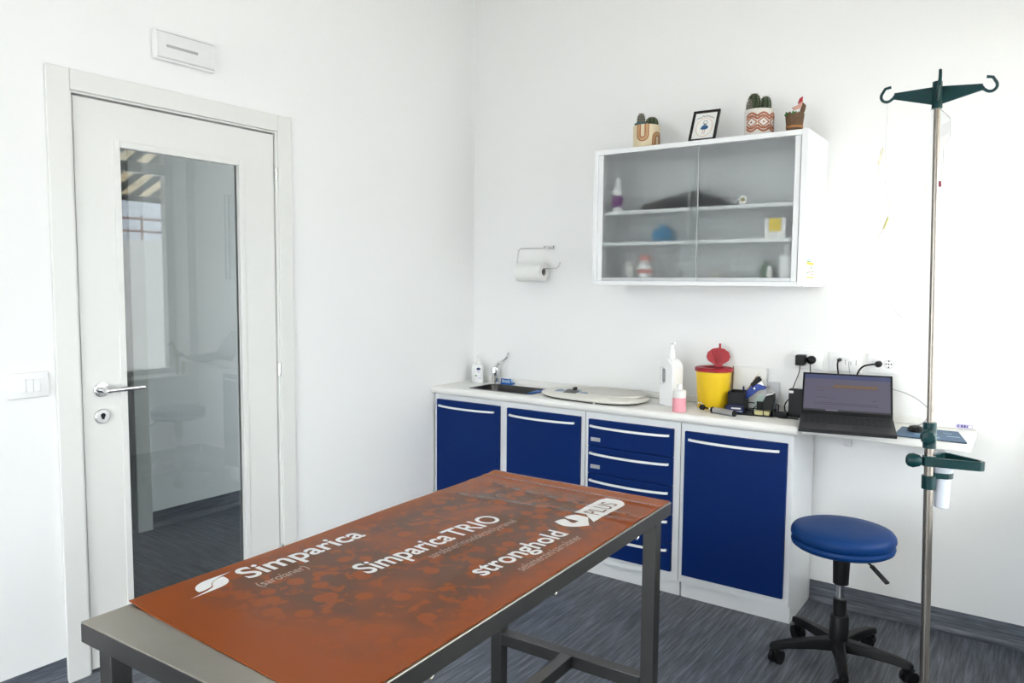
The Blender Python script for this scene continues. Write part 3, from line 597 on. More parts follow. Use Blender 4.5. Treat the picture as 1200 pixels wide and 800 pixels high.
MB().prism([(0, 0), (0.036, 0), (0.047, 0.06), (0.042, 0.092), (0.008, 0.080), (-0.006, 0.045)], -0.035, 0.025, lambda a, b, h: (a, h, b)).build('body', M_black, bs, 0.004)
MB().prism([(0.010, 0.0815), (0.040, 0.0925), (0.038, 0.097), (0.010, 0.0865)], -0.03, 0.02, lambda a, b, h: (a, h, b)).build('top_plate', M_alu, bs, 0.001)
MB().prism([(0.037, 0.02), (0.046, 0.058), (0.050, 0.056), (0.044, 0.018)], -0.03, 0.02, lambda a, b, h: (a, h, b)).build('side_plate', mat('smoke_grey', (0.10, 0.14, 0.17), 0.4), bs, 0.001)
ntc = thing('note_block', 'pale yellow sticky note block in the front tray of the organiser', 'notes', (1.795, -0.190, ZT + 0.0042), math.radians(8))
MB().box(-0.032, 0.032, -0.018, 0.018, 0.0, 0.016).build('paper_block', mat('pale_yellow_paper', (0.72, 0.66, 0.34), 0.8), ntc, 0.001)
gc = thing('green_card', 'pale grey-green translucent card leaning in the organiser', 'card', (1.755, -0.142, ZT + 0.005), math.radians(8))
MB().prism([(-0.018, 0), (0.03, 0), (0.03, 0.07), (0.014, 0.085), (-0.008, 0.06)], -0.001, 0.001, lambda a, b, h: (a, h + b * 0.25, b)).build('sheet', mat('card_green', (0.42, 0.52, 0.48), 0.5), gc)
bx = thing('small_dark_box', 'flat dark navy box with a white strip in the organiser front', 'box', (1.672, -0.196, ZT + 0.0042), math.radians(8))
MB().box(-0.036, 0.036, -0.026, 0.026, 0.0, 0.030).build('carton', M_navyp, bx, 0.0015)
MB().box(-0.012, 0.030, -0.0268, -0.0255, 0.017, 0.026).build('label_strip', M_plas, bx)
MB().box(-0.036, 0.036, -0.0265, -0.0255, 0.006, 0.010).build('silver_strip', M_alu, bx)
# cards leaning on the wall
fd = thing('paper_folder', 'large white folder with brown edge leaning on the wall behind the organiser', 'folder', (1.682, -0.034, ZT))
fd.rotation_euler = (math.radians(-4), 0, 0)
MB().box(-0.078, 0.078, -0.004, 0.004, 0, 0.195).build('sheets', M_paper, fd, 0.001)
MB().box(-0.084, -0.0785, -0.006, 0.004, 0, 0.195).build('spine', M_card, fd, 0.001)
cd2 = thing('paper_card', 'smaller pale grey card leaning on the wall right of the folder', 'card', (1.785, -0.034, ZT))
cd2.rotation_euler = (math.radians(-5), 0, 0)
MB().box(-0.034, 0.034, -0.003, 0.003, 0, 0.135).build('sheets', mat('grey_card', (0.62, 0.62, 0.66), 0.7), cd2, 0.001)

# electronics
rt = thing('network_router', 'black upright router box with white label behind the laptop', 'router', (1.935, -0.125, ZT), math.radians(4))
MB().box(-0.042, 0.05, -0.02, 0.02, 0.006, 0.124).build('case', M_black, rt, 0.003)
MB().box(-0.05, 0.055, -0.028, 0.028, 0.0, 0.008).build('foot', M_black, rt, 0.002)
MB().box(-0.040, -0.022, -0.0212, -0.0198, 0.106, 0.117).build('white_sticker', M_plas, rt)
pa = thing('power_adapter', 'flat black power adapter on the counter beside the router', 'adapter', (1.868, -0.175, ZT), math.radians(6))
MB().box(-0.032, 0.032, -0.02, 0.02, 0, 0.022).build('case', M_black, pa, 0.004)
def cable(name, label, pts, r, m): return MB().tube(bez(pts, 7), r, 8).build(name, m, label=label, category='cable')
cable('power_cable', 'black cable coil standing on the counter left of the router', [(1.875, -0.11, ZT + 0.004), (1.868, -0.105, ZT + 0.04), (1.880, -0.10, ZT + 0.066), (1.893, -0.10, ZT + 0.07)], 0.003, M_black)
cable('power_cable', 'short black cable lying on the counter in front of the router', [(1.862, -0.205, ZT + 0.003), (1.885, -0.215, ZT + 0.003), (1.92, -0.20, ZT + 0.003), (1.955, -0.21, ZT + 0.003)], 0.003, M_black)

# laptop
FLc, FRc = Vector((2.028, -0.492, ZT + 0.003)), Vector((2.371, -0.418, ZT + 0.003))
lx = (FRc - FLc).normalized(); lb_ = Vector((-lx.y, lx.x, 0)); wL = (FRc - FLc).length; dL = 0.235
lp = thing('laptop', 'open black laptop on the shelf under the wall sockets', 'laptop', ((FLc + FRc) / 2))
rise = 0.026
def LP(a, b, h): return tuple(lx * (a * wL / 2) + lb_ * (b * dL) + Vector((0, 0, b * rise + h)))
def lbox(name, a0, a1, b0, b1, h0, h1, m, parent, bevel=0.0):
    vs = [LP(a, b, h) for h in (h0, h1) for b in (b0, b1) for a in (a0, a1)]
    return MB().add(vs, [(0, 2, 3, 1), (4, 5, 7, 6), (0, 1, 5, 4), (2, 6, 7, 3), (0, 4, 6, 2), (1, 3, 7, 5)]).build(name, m, parent, bevel)
base = lbox('base', -1, 1, 0, 1, 0, 0.014, M_dark, lp, 0.002)
lbox('touchpad', -0.42, 0.12, 0.05, 0.36, 0.0139, 0.0146, M_black, base)
keym = mat('key_black', (0.010, 0.010, 0.011), 0.55, spec=0.25)
for r_ in range(5):
    for c_ in range(14):
        a0 = -0.93 + c_ * 0.1335 + (0.02 if r_ % 2 else 0); a1 = a0 + 0.112
        b0 = 0.43 + r_ * 0.096
        if r_ == 0 and 4 <= c_ <= 8:
            if c_ == 4: lbox('space_bar', a0, a0 + 0.112 + 4 * 0.1335, b0, b0 + 0.08, 0.0139, 0.0158, keym, base)
            continue
        lbox('key', a0, min(a1, 0.985), b0, b0 + 0.08, 0.0139, 0.0158, keym, base)
hL = 0.206; tl = math.radians(38)
hin = Vector(LP(0, 1.0, 0.012)); ldir = lb_ * math.sin(tl) + Vector((0, 0, math.cos(tl))); lnor = (lx.cross(ldir)).normalized()   # lnor points to the viewer
def LD(a, b, h): return tuple(hin + lx * (a * wL / 2) + ldir * (b * hL) + lnor * h)
def dbox(name, a0, a1, b0, b1, h0, h1, m, parent, bevel=0.0):
    vs = [LD(a, b, h) for h in (h0, h1) for b in (b0, b1) for a in (a0, a1)]
    return MB().add(vs, [(0, 2, 3, 1), (4, 5, 7, 6), (0, 1, 5, 4), (2, 6, 7, 3), (0, 4, 6, 2), (1, 3, 7, 5)]).build(name, m, parent, bevel)
lid = dbox('lid', -1, 1, -0.09, 1, -0.007, 0, M_black, lp, 0.0015)
lbox('rear_foot', -0.9, 0.9, 0.93, 1.0, -rise - 0.0025, 0.001, M_black, lp)
def scr(name, c, s): return mat(name, (0.02, 0.02, 0.02), 0.35, emit=c, es=s)
dbox('screen', -0.955, 0.955, 0.09, 0.955, 0.0, 0.0006, scr('screen_page', (0.085, 0.075, 0.125), 1.0), lid)
dbox('browser_bar', -0.955, 0.955, 0.855, 0.955, 0.0006, 0.0010, scr('screen_bar', (0.04, 0.05, 0.14), 1.0), lid)
dbox('task_bar', -0.955, 0.955, 0.09, 0.125, 0.0006, 0.0010, scr('screen_task', (0.012, 0.012, 0.02), 1.0), lid)
dbox('task_field', -0.45, -0.18, 0.092, 0.122, 0.0010, 0.0013, scr('screen_field', (0.16, 0.15, 0.18), 1.0), lid)
dbox('orange_banner', -0.30, 0.68, 0.665, 0.715, 0.0006, 0.0010, scr('screen_orange', (0.16, 0.085, 0.02), 1.0), lid)
dbox('orange_line', -0.68, 0.66, 0.63, 0.645, 0.0006, 0.0010, scr('screen_orange2', (0.11, 0.06, 0.03), 1.0), lid)
for a0, a1, b in ((-0.68, -0.42, 0.40), (-0.38, -0.24, 0.375), (-0.72, 0.70, 0.275), (-0.72, 0.70, 0.235), (0.55, 0.66, 0.37), (-0.68, -0.5, 0.56)):
    dbox('text_line', a0, a1, b, b + 0.012, 0.0006, 0.0010, scr('screen_text', (0.04, 0.035, 0.06), 1.0), lid)
dbox('side_strip', 0.945, 0.952, 0.16, 0.84, 0.0006, 0.0010, scr('screen_text', (0.04, 0.035, 0.06), 1.0), lid)

# mouse, mat, sticker, cables
pd = thing('mouse_mat', 'blue printed mouse mat with pale markings on the shelf', 'mouse mat', (2.485, -0.205, ZT))
MB().add([(-0.14, -0.135, 0.0005), (0.108, -0.125, 0.0005), (0.06, 0.105, 0.0005), (-0.14, 0.095, 0.0005), (-0.14, -0.135, 0.003), (0.108, -0.125, 0.003), (0.06, 0.105, 0.003), (-0.14, 0.095, 0.003)],
    [(0, 3, 2, 1), (4, 5, 6, 7), (0, 1, 5, 4), (1, 2, 6, 5), (2, 3, 7, 6), (3, 0, 4, 7)]).build('pad', mat('mat_blue', (0.035, 0.10, 0.20), 0.5, var=0.3, scale=12), pd, 0.0005)
MB().box(-0.14, 0.108, -0.1375, -0.1355, 0.0, 0.003).build('front_edge', M_black, pd)
for x, y, w_, h_ in ((-0.05, -0.06, 0.05, 0.012), (0.0, -0.085, 0.03, 0.014), (0.03, 0.03, 0.03, 0.008), (0.055, -0.03, 0.045, 0.012), (-0.09, 0.02, 0.05, 0.008)):
    MB().box(x - w_ / 2, x + w_ / 2, y - h_ / 2, y + h_ / 2, 0.003, 0.0036).build('pale_marking', mat('mat_pale_blue', (0.30, 0.45, 0.60), 0.5), pd)
ms = thing('computer_mouse', 'small black computer mouse beside the laptop', 'mouse', (2.405, -0.175, ZT + 0.0033), math.radians(15))
mb = MB(); vs = []; nU, nV = 20, 6
for k in range(nV + 1):
    ph = k / nV * PI / 2; rr = math.cos(ph)
    for i in range(nU):
        a = 2 * PI * i / nU; vs.append((0.032 * rr * math.cos(a), 0.055 * rr * math.sin(a), 0.020 * math.sin(ph)))
fs = [tuple(range(nU))[::-1]]
for k in range(nV):
    for i in range(nU): j = (i + 1) % nU; fs.append((k * nU + i, k * nU + j, (k + 1) * nU + j, (k + 1) * nU + i))
mb.add(vs, fs).build('shell', M_black, ms)
MB().tube([(-0.004, -0.032, 0.0145), (0.004, -0.032, 0.0145)], 0.005, 12).build('wheel', M_dark, ms)
st = thing('sticker', 'small blue and white sticker on the upstand behind the mouse mat', 'sticker', (2.560, -0.0152, ZT + 0.013))
MB().prism(rrect(-0.030, 0.030, -0.008, 0.008, 0.007), -0.0012, 0.0, lambda a, b, h: (a, h, b)).build('backing', M_lilacp, st)
for a0, a1 in ((-0.024, -0.020), (-0.012, -0.006), (-0.002, 0.004), (0.008, 0.011)): MB().prism([(a0, -0.005), (a1, -0.005), (a1 + 0.001, 0.005), (a0 + 0.001, 0.005)], -0.0018, -0.001, lambda a, b, h: (a, h, b)).build('printed_mark', M_navyp, st)
MB().prism(rrect(0.014, 0.027, -0.005, 0.005, 0.003), -0.0018, -0.001, lambda a, b, h: (a, h, b)).build('printed_box', M_plas, st)
M_greyc = mat('grey_cable', (0.45, 0.45, 0.46), 0.5)
cable('grey_cable', 'thin grey cable looping from the laptop to the shelf near the drip stand', [(2.30, -0.088, 1.016), (2.350, -0.088, 1.003), (2.40, -0.088, 0.978), (2.435, -0.088, 0.944), (2.432, -0.09, 0.905), (2.405, -0.093, 0.876), (2.37, -0.098, ZT + 0.006)], 0.0024, M_greyc)

# ------------------------------------------------------------------ wall sockets
def socket(name, label, x0, x1, z0, z1):
    s = thing(name, label, 'wall socket', ((x0 + x1) / 2, 0, (z0 + z1) / 2), group='white wall sockets above the laptop')
    MB().box(-(x1 - x0) / 2, (x1 - x0) / 2, -0.010, 0, -(z1 - z0) / 2, (z1 - z0) / 2).build('plate', M_plas, s, 0.003, 3)
    MB().box(-0.044, 0.044, -0.0115, -0.009, -0.024, 0.024).build('insert', M_plas, s, 0.001)
    return s
s1 = socket('wall_socket', 'leftmost white wall socket, filled by two black plugs', 1.871, 2.004, 1.068, 1.154)
s2 = socket('wall_socket', 'middle white wall socket with a black and a thin grey lead', 2.030, 2.164, 1.066, 1.152)
s3 = socket('wall_socket', 'rightmost white wall socket with one black plug and a free round outlet', 2.186, 2.318, 1.070, 1.154)
for dx in (-0.022, 0.0, 0.022):
    for q in (-0.008, 0, 0.008): MB().lathe([(0.0022, -0.0119), (0.0022, -0.0112)], (dx + 0.022, 0, q), 8, 'y').build('pin_hole', M_dark, s2)
rg = MB(); rg.tube([(0.018 + 0.018 * math.cos(a * PI / 12), -0.0115, 0.018 * math.sin(a * PI / 12)) for a in range(24)], 0.0012, 6, True); rg.build('outlet_ring', mat('outlet_grey', (0.5, 0.5, 0.5), 0.5), s3)
for a, b in ((-0.010, 0), (0, 0), (0.010, 0), (0.0, 0.013), (0.0, -0.013)): MB().lathe([(0.0032, -0.0121), (0.0032, -0.0112)], (0.018 + a, 0, b), 10, 'y').build('pin_hole', M_dark, s3)
def plug(label, x, z, sx, sz, pts, cr, m=M_black, round_=False):
    p = thing('power_plug', label, 'plug', (x, -0.0118, z))
    if round_: MB().lathe([(sx, 0), (sx, -0.02), (sx * 0.7, -0.03), (0.005, -0.034)], n=20, axis='y').build('body', m, p, 0)
    else: MB().box(-sx, sx, -0.045, 0, -sz, sz).build('body', m, p, 0.004)
    MB().tube(bez(pts, 7), cr, 8).build('lead', m if m is not M_plas else M_greyc, p)
    return p
plug('square black plug in the left half of the leftmost socket', 1.913, 1.109, 0.020, 0.024, [(0.0, -0.03, -0.022), (-0.004, -0.034, -0.06), (-0.010, -0.07, -0.10), (-0.008, -0.11, -0.1205)], 0.0022)
plug('rounded black plug in the right half of the leftmost socket', 1.955, 1.111, 0.019, 0.019, [(0.0, -0.03, -0.014), (0.004, -0.034, -0.05), (0.016, -0.06, -0.12)], 0.0022, round_=True)
plug('small black jack plug in the middle socket', 2.074, 1.119, 0.008, 0.008, [(0, -0.03, 0.0), (-0.002, -0.036, -0.02), (0.002, -0.03, -0.07), (0.006, -0.05, -0.13)], 0.0036, round_=True)
plug('small white jack plug in the middle socket', 2.118, 1.121, 0.006, 0.006, [(0, -0.03, 0.0), (0.0, -0.034, -0.02), (0.006, -0.03, -0.07), (0.012, -0.05, -0.13)], 0.0022, M_plas, round_=True)
plug('black plug with a bent lead in the rightmost socket', 2.232, 1.111, 0.014, 0.014, [(0, -0.030, 0.0), (-0.02, -0.045, 0.0), (-0.055, -0.05, -0.012), (-0.075, -0.05, -0.045), (-0.078, -0.05, -0.1)], 0.0036, round_=True)

# ------------------------------------------------------------------ paper roll holder
rh = thing('towel_roll_holder', 'thin metal towel roll holder fixed to the back wall', 'holder', (0.542, -0.0, 1.648))
MB().box(-0.045, 0.035, -0.008, 0.0, -0.012, 0.014).build('wall_plate', M_plas, rh, 0.002)
ry_ = -0.075
MB().tube([(0.03, -0.01, -0.006), (0.025, ry_ + 0.01, -0.008), (0.0, ry_, -0.008), (-0.15, ry_, -0.008), (-0.165, ry_, -0.02), (-0.178, ry_, -0.118), (-0.165, ry_, -0.124), (-0.05, ry_, -0.124), (0.085, ry_, -0.118), (0.10, ry_, -0.108), (0.112, ry_, -0.085)], 0.0042, 10).build('wire', M_alu, rh)
for x in (-0.035, 0.025): MB().lathe([(0.004, -0.0095), (0.004, -0.0075)], (x, 0, 0.003), 10, 'y').build('screw', M_dark, rh)
pr_ = thing('paper_towel_roll', 'white paper towel roll on the wall holder', 'paper roll', (0.542 - 0.166, ry_, 1.648 - 0.138))
mb = MB(); n = 32; L = 0.172; Ro, Ri = 0.052, 0.021
vs = []
for x, r_ in ((0, Ri), (0, Ro - 0.003), (0.003, Ro), (L - 0.003, Ro), (L, Ro - 0.003), (L, Ri)):
    vs += [(x, r_ * math.cos(2 * PI * i / n), r_ * math.sin(2 * PI * i / n) - 0.0) for i in range(n)]
fs = []
for k in range(6):
    k2 = (k + 1) % 6
    for i in range(n): j = (i + 1) % n; fs.append((k * n + i, k2 * n + i, k2 * n + j, k * n + j))
mb.add(vs, fs).build('paper', M_paper, pr_)
mb = MB(); vs = []
for x, r_ in ((0.001, Ri - 0.0015), (0.001, Ri), (L - 0.001, Ri), (L - 0.001, Ri - 0.0015)): vs += [(x, r_ * math.cos(2 * PI * i / n), r_ * math.sin(2 * PI * i / n)) for i in range(n)]
fs = []
for k in range(4):
    k2 = (k + 1) % 4
    for i in range(n): j = (i + 1) % n; fs.append((k * n + i, k2 * n + i, k2 * n + j, k * n + j))
mb.add(vs, fs).build('core', mat('grey_core', (0.35, 0.34, 0.33), 0.8), pr_)

# ------------------------------------------------------------------ wall cabinet
XA, XB, DW, ZC1, ZC0 = 0.996, 1.986, -0.3325, 2.082, 1.441
wc = thing('wall_cabinet', 'white wall cabinet with sliding frosted glass doors', 'cabinet', (XA, 0, ZC0))
cw, chh = XB - XA, ZC1 - ZC0
for nm, a in (('side_panel', (0, 0.020, DW, 0, 0, chh)), ('side_panel', (cw - 0.026, cw, DW, 0, 0, chh)), ('top_panel', (0.020, cw - 0.026, DW, 0, chh - 0.022, chh)), ('bottom_panel', (0.020, cw - 0.026, DW, 0, 0, 0.02)), ('back_panel', (0.020, cw - 0.026, -0.012, 0, 0.02, chh - 0.022))):
    MB().box(*a).build(nm, M_white, wc, 0.0015)
MB().box(0.0205, 0.045, DW + 0.008, DW + 0.045, 0.0205, chh - 0.0225).build('stile', M_white, wc, 0.002)
MB().box(cw - 0.054, cw - 0.030, DW + 0.008, DW + 0.045, 0.0205, chh - 0.0225).build('stile', M_white, wc, 0.002)
MB().box(cw - 0.0300, cw - 0.0265, DW + 0.012, DW + 0.045, 0.0205, chh - 0.0225).build('seal', mat('seal_grey', (0.3, 0.3, 0.31), 0.5), wc)
for z in (0.345, 0.197):
    MB().box(0.021, cw - 0.027, DW + 0.035, -0.0125, z - 0.008, z + 0.008).build('shelf', M_white, wc, 0.001)
gA = (0.0455, 0.523, DW + 0.012, DW + 0.017); gB = (0.474, cw - 0.0545, DW + 0.024, DW + 0.029)
for (a, b, c, d) in (gA, gB):
    dgo = MB().box(a, b, c, d, 0.036, chh - 0.0225).build('sliding_door', M_frost, wc, smooth=False)
    MB().box(a, b, c - 0.003, d + 0.002, 0.0205, 0.036).build('door_pull', mat('pull_grey', (0.55, 0.56, 0.57), 0.35, 0.3), dgo, 0.001)
MB().box(gA[1] - 0.0025, gA[1], gA[2] - 0.001, gA[3] + 0.001, 0.036, chh - 0.023).build('glass_edge', mat('glass_edge_pale', (0.7, 0.74, 0.74), 0.3), wc)
MB().box(gB[0], gB[0] + 0.0025, gB[2] - 0.001, gB[3] + 0.001, 0.036, chh - 0.023).build('glass_edge', mat('glass_edge_pale', (0.7, 0.74, 0.74), 0.3), wc)
stk = thing('colour_label', 'small colourful printed label stuck on the side of the wall cabinet', 'label', (XB + 0.0002, -0.235, 1.475))
MB().box(0, 0.001, -0.055, 0.055, 0, 0.082).build('paper', M_paper, stk)
for y0_, y1_, z0_, z1_, m_ in ((-0.055, 0.055, 0.058, 0.067, M_ylab), (-0.055, 0.055, 0.002, 0.007, M_ylab), (-0.055, 0.0, 0.068, 0.073, M_greenp), (-0.05, 0.0, 0.077, 0.081, M_cyanp), (0.0, 0.05, 0.076, 0.079, M_lilacp), (0.0, 0.02, 0.046, 0.051, M_greenp), (0.02, 0.04, 0.041, 0.045, M_greenp), (-0.055, -0.03, 0.021, 0.025, M_greenp), (-0.03, 0.0, 0.025, 0.028, M_card), (0.0, 0.03, 0.028, 0.031, M_pinklab), (0.035, 0.055, 0.028, 0.033, M_greenp), (-0.055, -0.02, 0.046, 0.049, M_lilacp), (-0.03, 0.0, 0.014, 0.017, M_lilacp), (0.01, 0.05, 0.016, 0.019, M_pinklab)):
    MB().box(0.001, 0.0014, y0_, y1_, z0_, z1_).build('printed_bar', m_, stk)

# things inside the wall cabinet
SH2, SH1, SH0 = ZC0 + 0.3531, ZC0 + 0.2051, ZC0 + 0.0201
def bottle(name, label, x, y, z, r, h, neck, m, capm, lab=None, group='things inside the wall cabinet'):
    b = thing(name, label, 'bottle', (x, y, z), group=group)
    MB().lathe([(r * 0.95, 0), (r, 0.003), (r, h * 0.62), (r * 0.85, h * 0.70), (neck, h * 0.77), (neck, h * 0.8)], n=22).build('body', m, b)
    MB().lathe([(neck * 1.15, h * 0.8), (neck * 1.15, h * 0.97), (neck * 0.7, h)], n=18).build('cap', capm, b)
    if lab: MB().lathe([(r * 1.01, h * lab[0]), (r * 1.02, h * lab[0]), (r * 1.02, h * lab[1]), (r * 1.01, h * lab[1])], n=22).build('label_band', lab[2], b)
    return b
bottle('white_bottle', 'white bottle with purple label at the left of the top cabinet shelf', 1.093, -0.265, SH2, 0.027, 0.165, 0.012, M_plas, M_plas, (0.12, 0.46, M_purple))
dk = thing('black_pouch', 'black pouch lying on the top shelf inside the wall cabinet', 'pouch', (1.40, -0.17, SH2))
mb = MB(); P_ = [(-0.20, 0.0), (0.22, 0.0), (0.21, 0.035), (0.13, 0.06), (0.07, 0.088), (0.02, 0.075), (-0.10, 0.05), (-0.19, 0.035)]
mb.prism(P_, -0.07, 0.07, lambda a, b, h: (a, h, b)).build('pouch', M_black, dk, 0.012, 3)
MB().tube([(-0.15, -0.0715, 0.03), (0.1, -0.0715, 0.035)], 0.0025, 6).build('zip', M_dark, dk)
tr = thing('tape_roll', 'small white tape roll with yellow core on the top cabinet shelf', 'tape', (1.712, -0.287, SH2 + 0.0205))
mb = MB(); n = 28; vs = []
for y_, r_ in ((-0.008, 0.009), (-0.008, 0.020), (0.008, 0.020), (0.008, 0.009)): vs += [(r_ * math.cos(2 * PI * i / n), y_, r_ * math.sin(2 * PI * i / n)) for i in range(n)]
fs = []
for k in range(4):
    for i in range(n): j = (i + 1) % n; fs.append((k * n + i, ((k + 1) % 4) * n + i, ((k + 1) % 4) * n + j, k * n + j))
mb.add(vs, fs).build('tape', M_plas, tr)
MB().lathe([(0.0085, -0.0078), (0.0085, 0.0078)], n=16, axis='y').build('core', M_ylab, tr); MB().lathe([(0.004, -0.0085), (0.004, -0.0075)], n=12, axis='y').build('core_hole', M_black, tr)
bb = thing('blue_box', 'blue carton blurred behind glass on the middle cabinet shelf', 'box', (1.305, -0.20, SH1))
MB().box(-0.045, 0.045, -0.03, 0.03, 0, 0.06).build('carton', M_skyblue, bb, 0.002); MB().box(-0.02, 0.02, -0.02, 0.02, 0.0602, 0.085).build('flap', M_skyblue, bb, 0.002)
yb = thing('yellow_label_box', 'white box with yellow square label on the middle cabinet shelf', 'box', (1.853, -0.272, SH1))
MB().box(-0.045, 0.045, -0.022, 0.022, 0, 0.085).build('carton', M_milky, yb, 0.002); MB().box(-0.025, 0.025, -0.0228, -0.0218, 0.028, 0.082).build('yellow_square', M_ylab, yb)
bottle('coral_bottle', 'white bottle with coral label on the cabinet floor at left', 1.240, -0.255, SH0, 0.036, 0.122, 0.024, M_plas, M_pinklab, (0.3, 0.45, M_pinklab))
bottle('plain_jar', 'plain pale jar on the cabinet floor beside the coral label bottle', 1.135, -0.20, SH0, 0.032, 0.095, 0.024, M_milky, M_milky)
bottle('tall_white_bottle', 'tall white bottle on the cabinet floor at far right', 1.897, -0.262, SH0, 0.033, 0.16, 0.012, M_plas, M_plas)
bottle('short_vial', 'short pale vial on the cabinet floor left of the tall white bottle', 1.833, -0.283, SH0, 0.013, 0.068, 0.008, M_milky, M_plas)
bottle('green_flask', 'dark green flask on the cabinet floor behind the short vial', 1.795, -0.18, SH0, 0.035, 0.10, 0.014, mat('bottle_green', (0.10, 0.20, 0.10), 0.4), M_dark)
dt = thing('dark_tray', 'low dark tray on the cabinet floor right of centre', 'tray', (1.70, -0.225, SH0))
MB().box(-0.09, 0.09, -0.03, 0.03, 0, 0.014).build('tray', M_dark, dt, 0.003); MB().lathe([(0.008, 0.0142), (0.009, 0.026), (0.003, 0.03)], (0.075, -0.01, 0), 12).build('stopper', M_plas, dt)
pk_ = thing('beige_jar', 'small beige jar on the cabinet floor below the middle', 'jar', (1.575, -0.22, SH0))
MB().lathe([(0.018, 0), (0.02, 0.003), (0.02, 0.03), (0.015, 0.036)], n=18).build('body', M_beige, pk_); MB().lathe([(0.016, 0.036), (0.016, 0.046)], n=18).build('lid', M_plas, pk_)

# ------------------------------------------------------------------ on top of the wall cabinet
def ribbed(mb, c, r, h, n=40, ribs=9, lean=(0, 0)):
    vs = []; K = 10; prof = [(math.sin(min(1, 0.25 + 0.75 * (1 - (t / K))) * PI / 2) if t < K else 0.02, t / K) for t in range(K + 1)]
    prof = [(0.80, 0), (0.92, 0.12), (0.99, 0.28), (1.0, 0.45), (0.97, 0.62), (0.87, 0.77), (0.68, 0.89), (0.4, 0.97), (0.06, 1.0)]
    for q, z in prof:
        for i in range(n):
            a = 2 * PI * i / n; rr = r * q * (1 + 0.10 * math.cos(ribs * a))
            vs.append((c[0] + rr * math.cos(a) + lean[0] * z, c[1] + rr * math.sin(a) + lean[1] * z, c[2] + h * z))
    fs = [tuple(range(n))[::-1], tuple(range((len(prof) - 1) * n, len(prof) * n))]
    for k in range(len(prof) - 1):
        for i in range(n): j = (i + 1) % n; fs.append((k * n + i, k * n + j, (k + 1) * n + j, (k + 1) * n + i))
    mb.add(vs, fs)
    return mb
def spines(c, r, h, parent, m, ribs=9, rows=6, ln=0.007):
    mb = MB()
    for k in range(rows):
        z = (0.15 + 0.8 * k / (rows - 1)); q = math.sqrt(max(0.02, 1 - max(0, (z - 0.45) / 0.56) ** 2))
        for i in range(ribs):
            a = 2 * PI * i / ribs; d = Vector((math.cos(a), math.sin(a), 0.15 + max(0, z - 0.5) * 1.6)).normalized()
            p = Vector((c[0] + r * q * 1.08 * math.cos(a), c[1] + r * q * 1.08 * math.sin(a), c[2] + h * z))
            for t_ in (-0.5, 0.5):
                dd = (d + Vector((-math.sin(a), math.cos(a), 0)) * t_).normalized(); mb.tube([p - dd * 0.001, p + dd * ln], 0.0005, 3)
    o = mb.build('spines', m, parent, smooth=False); o['kind'] = 'stuff'; return o
M_spine = mat('spine_straw', (0.45, 0.38, 0.25), 0.7)
M_spine2 = mat('spine_white', (0.6, 0.58, 0.52), 0.7)
def front_patch(parent, name, m, polys, rb, z0, off, a0):
    """decal on a round pot; polys of (u along circumference, v up)"""
    for poly in polys:
        vs = []; n = len(poly)
        for e in (0.0, 0.0006):
            for u_, v_ in poly:
                a = a0 + u_ / rb; vs.append(((rb + off + e) * math.cos(a), (rb + off + e) * math.sin(a), z0 + v_))
        MB().add(vs, [tuple(range(n)), tuple(range(n, 2 * n))] + [(i, (i + 1) % n, n + (i + 1) % n, n + i) for i in range(n)]).build(name, m, parent, smooth=False)
ZP = ZC1
A0 = math.atan2(-0.816, 0.577)         # towards the room
p1 = thing('cactus_pot', 'cream pot with brown arch pattern holding two cacti, leftmost on the cabinet', 'potted cactus', (1.222, -0.235, ZP))
MB().lathe([(0.060, 0), (0.062, 0.003), (0.064, 0.108), (0.059, 0.110), (0.057, 0.100)], n=40).build('pot', M_cream, p1)
MB().lathe([(0.056, 0.088), (0.056, 0.098)], n=30).build('soil', M_soil, p1)
def strip(pts, w_):
    out = []
    for i in range(len(pts) - 1):
        a, b = Vector(pts[i]), Vector(pts[i + 1]); d = (b - a).normalized(); nrm = Vector((-d.y, d.x)) * w_ / 2
        out.append([tuple(a - nrm), tuple(b - nrm), tuple(b + nrm), tuple(a + nrm)])
    return out
def arch(cx_, up, r_, leg, n=10):
    s_ = 1 if up else -1; base = 0.045 if up else 0.06
    pts = [(cx_ - r_, base - s_ * leg)] + [(cx_ + r_ * math.cos(PI - PI * i / n), base + s_ * r_ * math.sin(PI * i / n)) for i in range(n + 1)] + [(cx_ + r_, base - s_ * leg)]
    return pts
for r_, m_ in ((0.027, M_terra), (0.019, M_ochre), (0.012, M_terra)):
    front_patch(p1, 'painted_arch', m_, strip(arch(-0.030, False, r_, 0.050), 0.0055), 0.064, 0.0, 0.0003, A0)
    front_patch(p1, 'painted_arch', m_, strip(arch(0.045, True, r_, 0.035), 0.0055), 0.064, 0.0, 0.0003, A0)
c1 = ribbed(MB(), (-0.022, -0.015, 0.095), 0.019, 0.075, ribs=8).build('cactus', M_cactus2, p1); spines((-0.022, -0.015, 0.095), 0.019, 0.075, c1, M_spine2, 8)
MB().tube([(-0.022 + 0.026 * math.cos(a * PI / 12), -0.015 + 0.026 * math.sin(a * PI / 12), 0.118) for a in range(24)], 0.006, 8, True).build('ribbon', M_teal, p1)
c2 = ribbed(MB(), (0.022, 0.008, 0.093), 0.029, 0.058, ribs=11).build('cactus', M_cactus, p1); spines((0.022, 0.008, 0.093), 0.029, 0.058, c2, M_spine, 11)
p3 = thing('cactus_pot', 'white pot with brown diamond pattern holding two cacti, third on the cabinet', 'potted cactus', (1.752, -0.235, ZP))
MB().lathe([(0.059, 0), (0.061, 0.003), (0.062, 0.115), (0.057, 0.117), (0.055, 0.105)], n=40).build('pot', mat('pot_white', (0.72, 0.70, 0.66), 0.5), p3)
MB().lathe([(0.054, 0.092), (0.054, 0.104)], n=30).build('soil', M_soil, p3)
